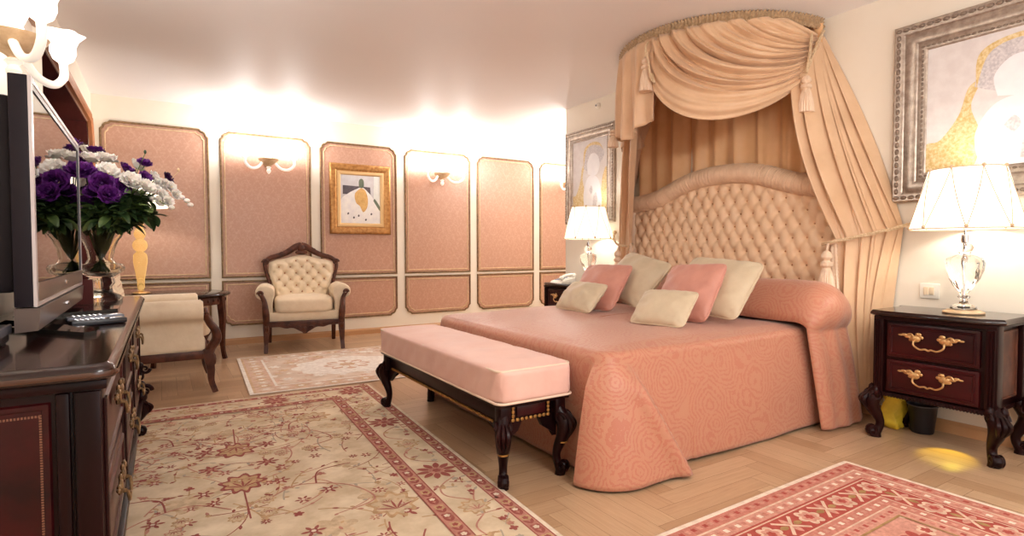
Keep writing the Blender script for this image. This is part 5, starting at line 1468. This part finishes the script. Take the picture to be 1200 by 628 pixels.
# --- pale rug between the armchair and the bench
W2 = [wool('wool_faded', (232, 214, 198), (222, 198, 178), 4), wool('wool_faded_rose', (224, 194, 174), (214, 180, 158)), wool('wool_faded_white', (246, 240, 232), (240, 230, 220)), wool('wool_faded_tan', (220, 190, 158), (210, 178, 146))]  # whitest wool: overexposure on the rug's middle put into the colour
R2 = Rug(.535, 2.35, 4.60, 6.22, rot=math.radians(-2.6), piv=(.535, 4.60)); R2.l = 0
g2 = random.Random(3)
for i in range(150):
    x, y = g2.uniform(.7, 2.2), g2.uniform(4.8, 6.05)
    R2.l = 0; R2.ring((x, y), g2.uniform(.025, .07), 6, g2.choice((1, 1, 3, 2)), .5, g2.random() * 3)
R2.l = 1; R2.ring((1.44, 5.4), .42, 10, 2, .12, sx=1.2); R2.l = 2; R2.ring((1.44, 5.4), .22, 8, 1, .3); R2.l = 3; R2.rosette((1.44, 5.4), .18, 10, 2, 3, 1)
R2.l = 4; R2.band(0, .03, 2); R2.band(.03, .22, 1); R2.l = 5; R2.band(.03, .05, 3); R2.band(.20, .22, 2)
def b2(x, y, a, i): R2.l = 6; R2.ring((x, y), .06, 6, 0 if i % 2 else 3, .4); R2.l = 7; R2.ring((x, y), .026, 5, 2, .3)
along(R2, .125, .13, b2)
R2.done('rug', W2, 'pale faded rug in front of the facing cream armchair')
# --- red rug at the right
W3 = [wool('wool_blush', (212, 156, 138), (202, 144, 126), 60), wool('wool_red', (178, 88, 78), (170, 80, 72), 60), wool('wool_ecru', (226, 196, 172), (216, 182, 158)), wool('wool_salmon', (200, 134, 118), (192, 124, 108), 60), wool('wool_edge', (240, 222, 204), (232, 212, 192)), wool('wool_olive', (176, 142, 96), (164, 128, 86))]
R3 = Rug(1.20, 2.962, -.9, 1.520, rot=math.radians(1.0), piv=(2.962, 1.52))
g3 = random.Random(9)
R3.l = 0; R3.band(0, .6, 0)
for i in range(90):
    x, y = g3.uniform(1.6, 2.6), g3.uniform(-.4, 1.1)
    R3.l = 1; R3.ring((x, y), g3.uniform(.03, .075), g3.choice((4, 6, 8)), g3.choice((1, 2, 3, 2)), .45, g3.random() * 3)
    R3.l = 2; R3.ring((x, y), g3.uniform(.012, .025), 5, g3.choice((1, 5, 2)), .4)
for x in (1.85, 2.25):
    for y in (-.2, .3, .8): R3.l = 3; R3.palmette((x, y), .26, .26, 2, 0, 1)
R3.l = 5
for d0, d1, m in ((0, .022, 4), (.022, .085, 3), (.085, .095, 2), (.095, .155, 0), (.155, .165, 1), (.165, .172, 2), (.172, .300, 1), (.300, .307, 2), (.307, .365, 3), (.365, .372, 2), (.372, .425, 0), (.425, .435, 5)): R3.band(d0, d1, m)
def small(ma, mb, r):
    def fn(x, y, a, i): R3.l = 6; R3.ring((x, y), r, 4, ma if i % 2 else mb, .35, PI / 4 + a)
    return fn
along(R3, .053, .034, small(0, 1, .013)); along(R3, .125, .036, small(3, 4, .014)); along(R3, .336, .036, small(0, 4, .013)); along(R3, .398, .034, small(1, 3, .012))
def big3(x, y, a, i):
    c, q = math.cos(a), math.sin(a); R3.l = 6
    if i % 2 == 0:
        R3.ring((x, y), .058, 6, 2, .3); R3.l = 7; R3.ring((x, y), .040, 6, 0, .25); R3.l = 8; R3.ring((x, y), .020, 6, 1, .3)
    else:
        for s in (-1, 1):
            R3.vine([(x - c * .06 - q * s * .05, y - q * .06 + c * s * .05), (x, y), (x + c * .06 + q * s * .05, y + q * .06 - c * s * .05)], .014, 2, 16)
            R3.leaf((x + s * c * .02, y + s * q * .02), a + (PI if s < 0 else 0), .05, .014, 5)
            R3.leaf((x, y), a + s * PI / 2, .055, .014, 0)
along(R3, .236, .125, big3)
R3.done('rug', W3, 'red and ecru bordered rug on the floor before the right nightstand')

# ------------------------------------------------------------------ light
def area(name, loc, rot, sx, sy, w, col):
    l = bpy.data.lights.new(name, 'AREA'); l.shape = 'RECTANGLE'; l.size = sx; l.size_y = sy; l.energy = w; l.color = col
    o = bpy.data.objects.new(name, l); o.location = loc; o.rotation_euler = rot; C.objects.link(o); return o
for i, w in enumerate(WN):                           # added fill areas at the two made-up openings behind the camera
    area('window_daylight_%d' % i, ((w[0] + w[1]) / 2, YN - .05, 1.35), (math.radians(90), 0, 0), 1.4, 1.9, 16, (.96, .98, 1))
# added fill points without a fixture, above and behind the camera
for a in range(5):
    point('chandelier_light', (1.35 + .35 * math.cos(a * 1.2566), -.30 + .35 * math.sin(a * 1.2566), 2.1), 17, (1, .985, .96), .16)
point('recess_ceiling_light', (4.62, 5.62, 2.42), 48, (1, .985, .97), .12)
# added yellow spot without a fixture, throws the yellow patch under the right nightstand
l = bpy.data.lights.new('night_light', 'SPOT'); l.energy = 10; l.color = (1, .80, .02); l.spot_size = math.radians(52); l.spot_blend = .6; l.shadow_soft_size = .01
o = bpy.data.objects.new('night_light', l); o.location = (3.70, 1.32, .255); C.objects.link(o)
o.rotation_euler = Vector((3.515 - 3.70, 1.28 - 1.32, -.255)).to_track_quat('-Z', 'Y').to_euler()
w = bpy.data.worlds.new('world'); bpy.context.scene.world = w; w.use_nodes = True
w.node_tree.nodes['Background'].inputs[0].default_value = (.9, .93, 1, 1); w.node_tree.nodes['Background'].inputs[1].default_value = .8
sc = bpy.context.scene
sc.view_settings.view_transform = 'Standard'; sc.view_settings.look = 'None'; sc.view_settings.gamma = 1; sc.view_settings.use_curve_mapping = False
sc.view_settings.exposure = 0.05
sc.cycles.max_bounces = 10; sc.cycles.diffuse_bounces = 5; sc.cycles.glossy_bounces = 5; sc.cycles.transmission_bounces = 8
sc.cycles.sample_clamp_indirect = 6; sc.cycles.caustics_refractive = False; sc.cycles.caustics_reflective = False
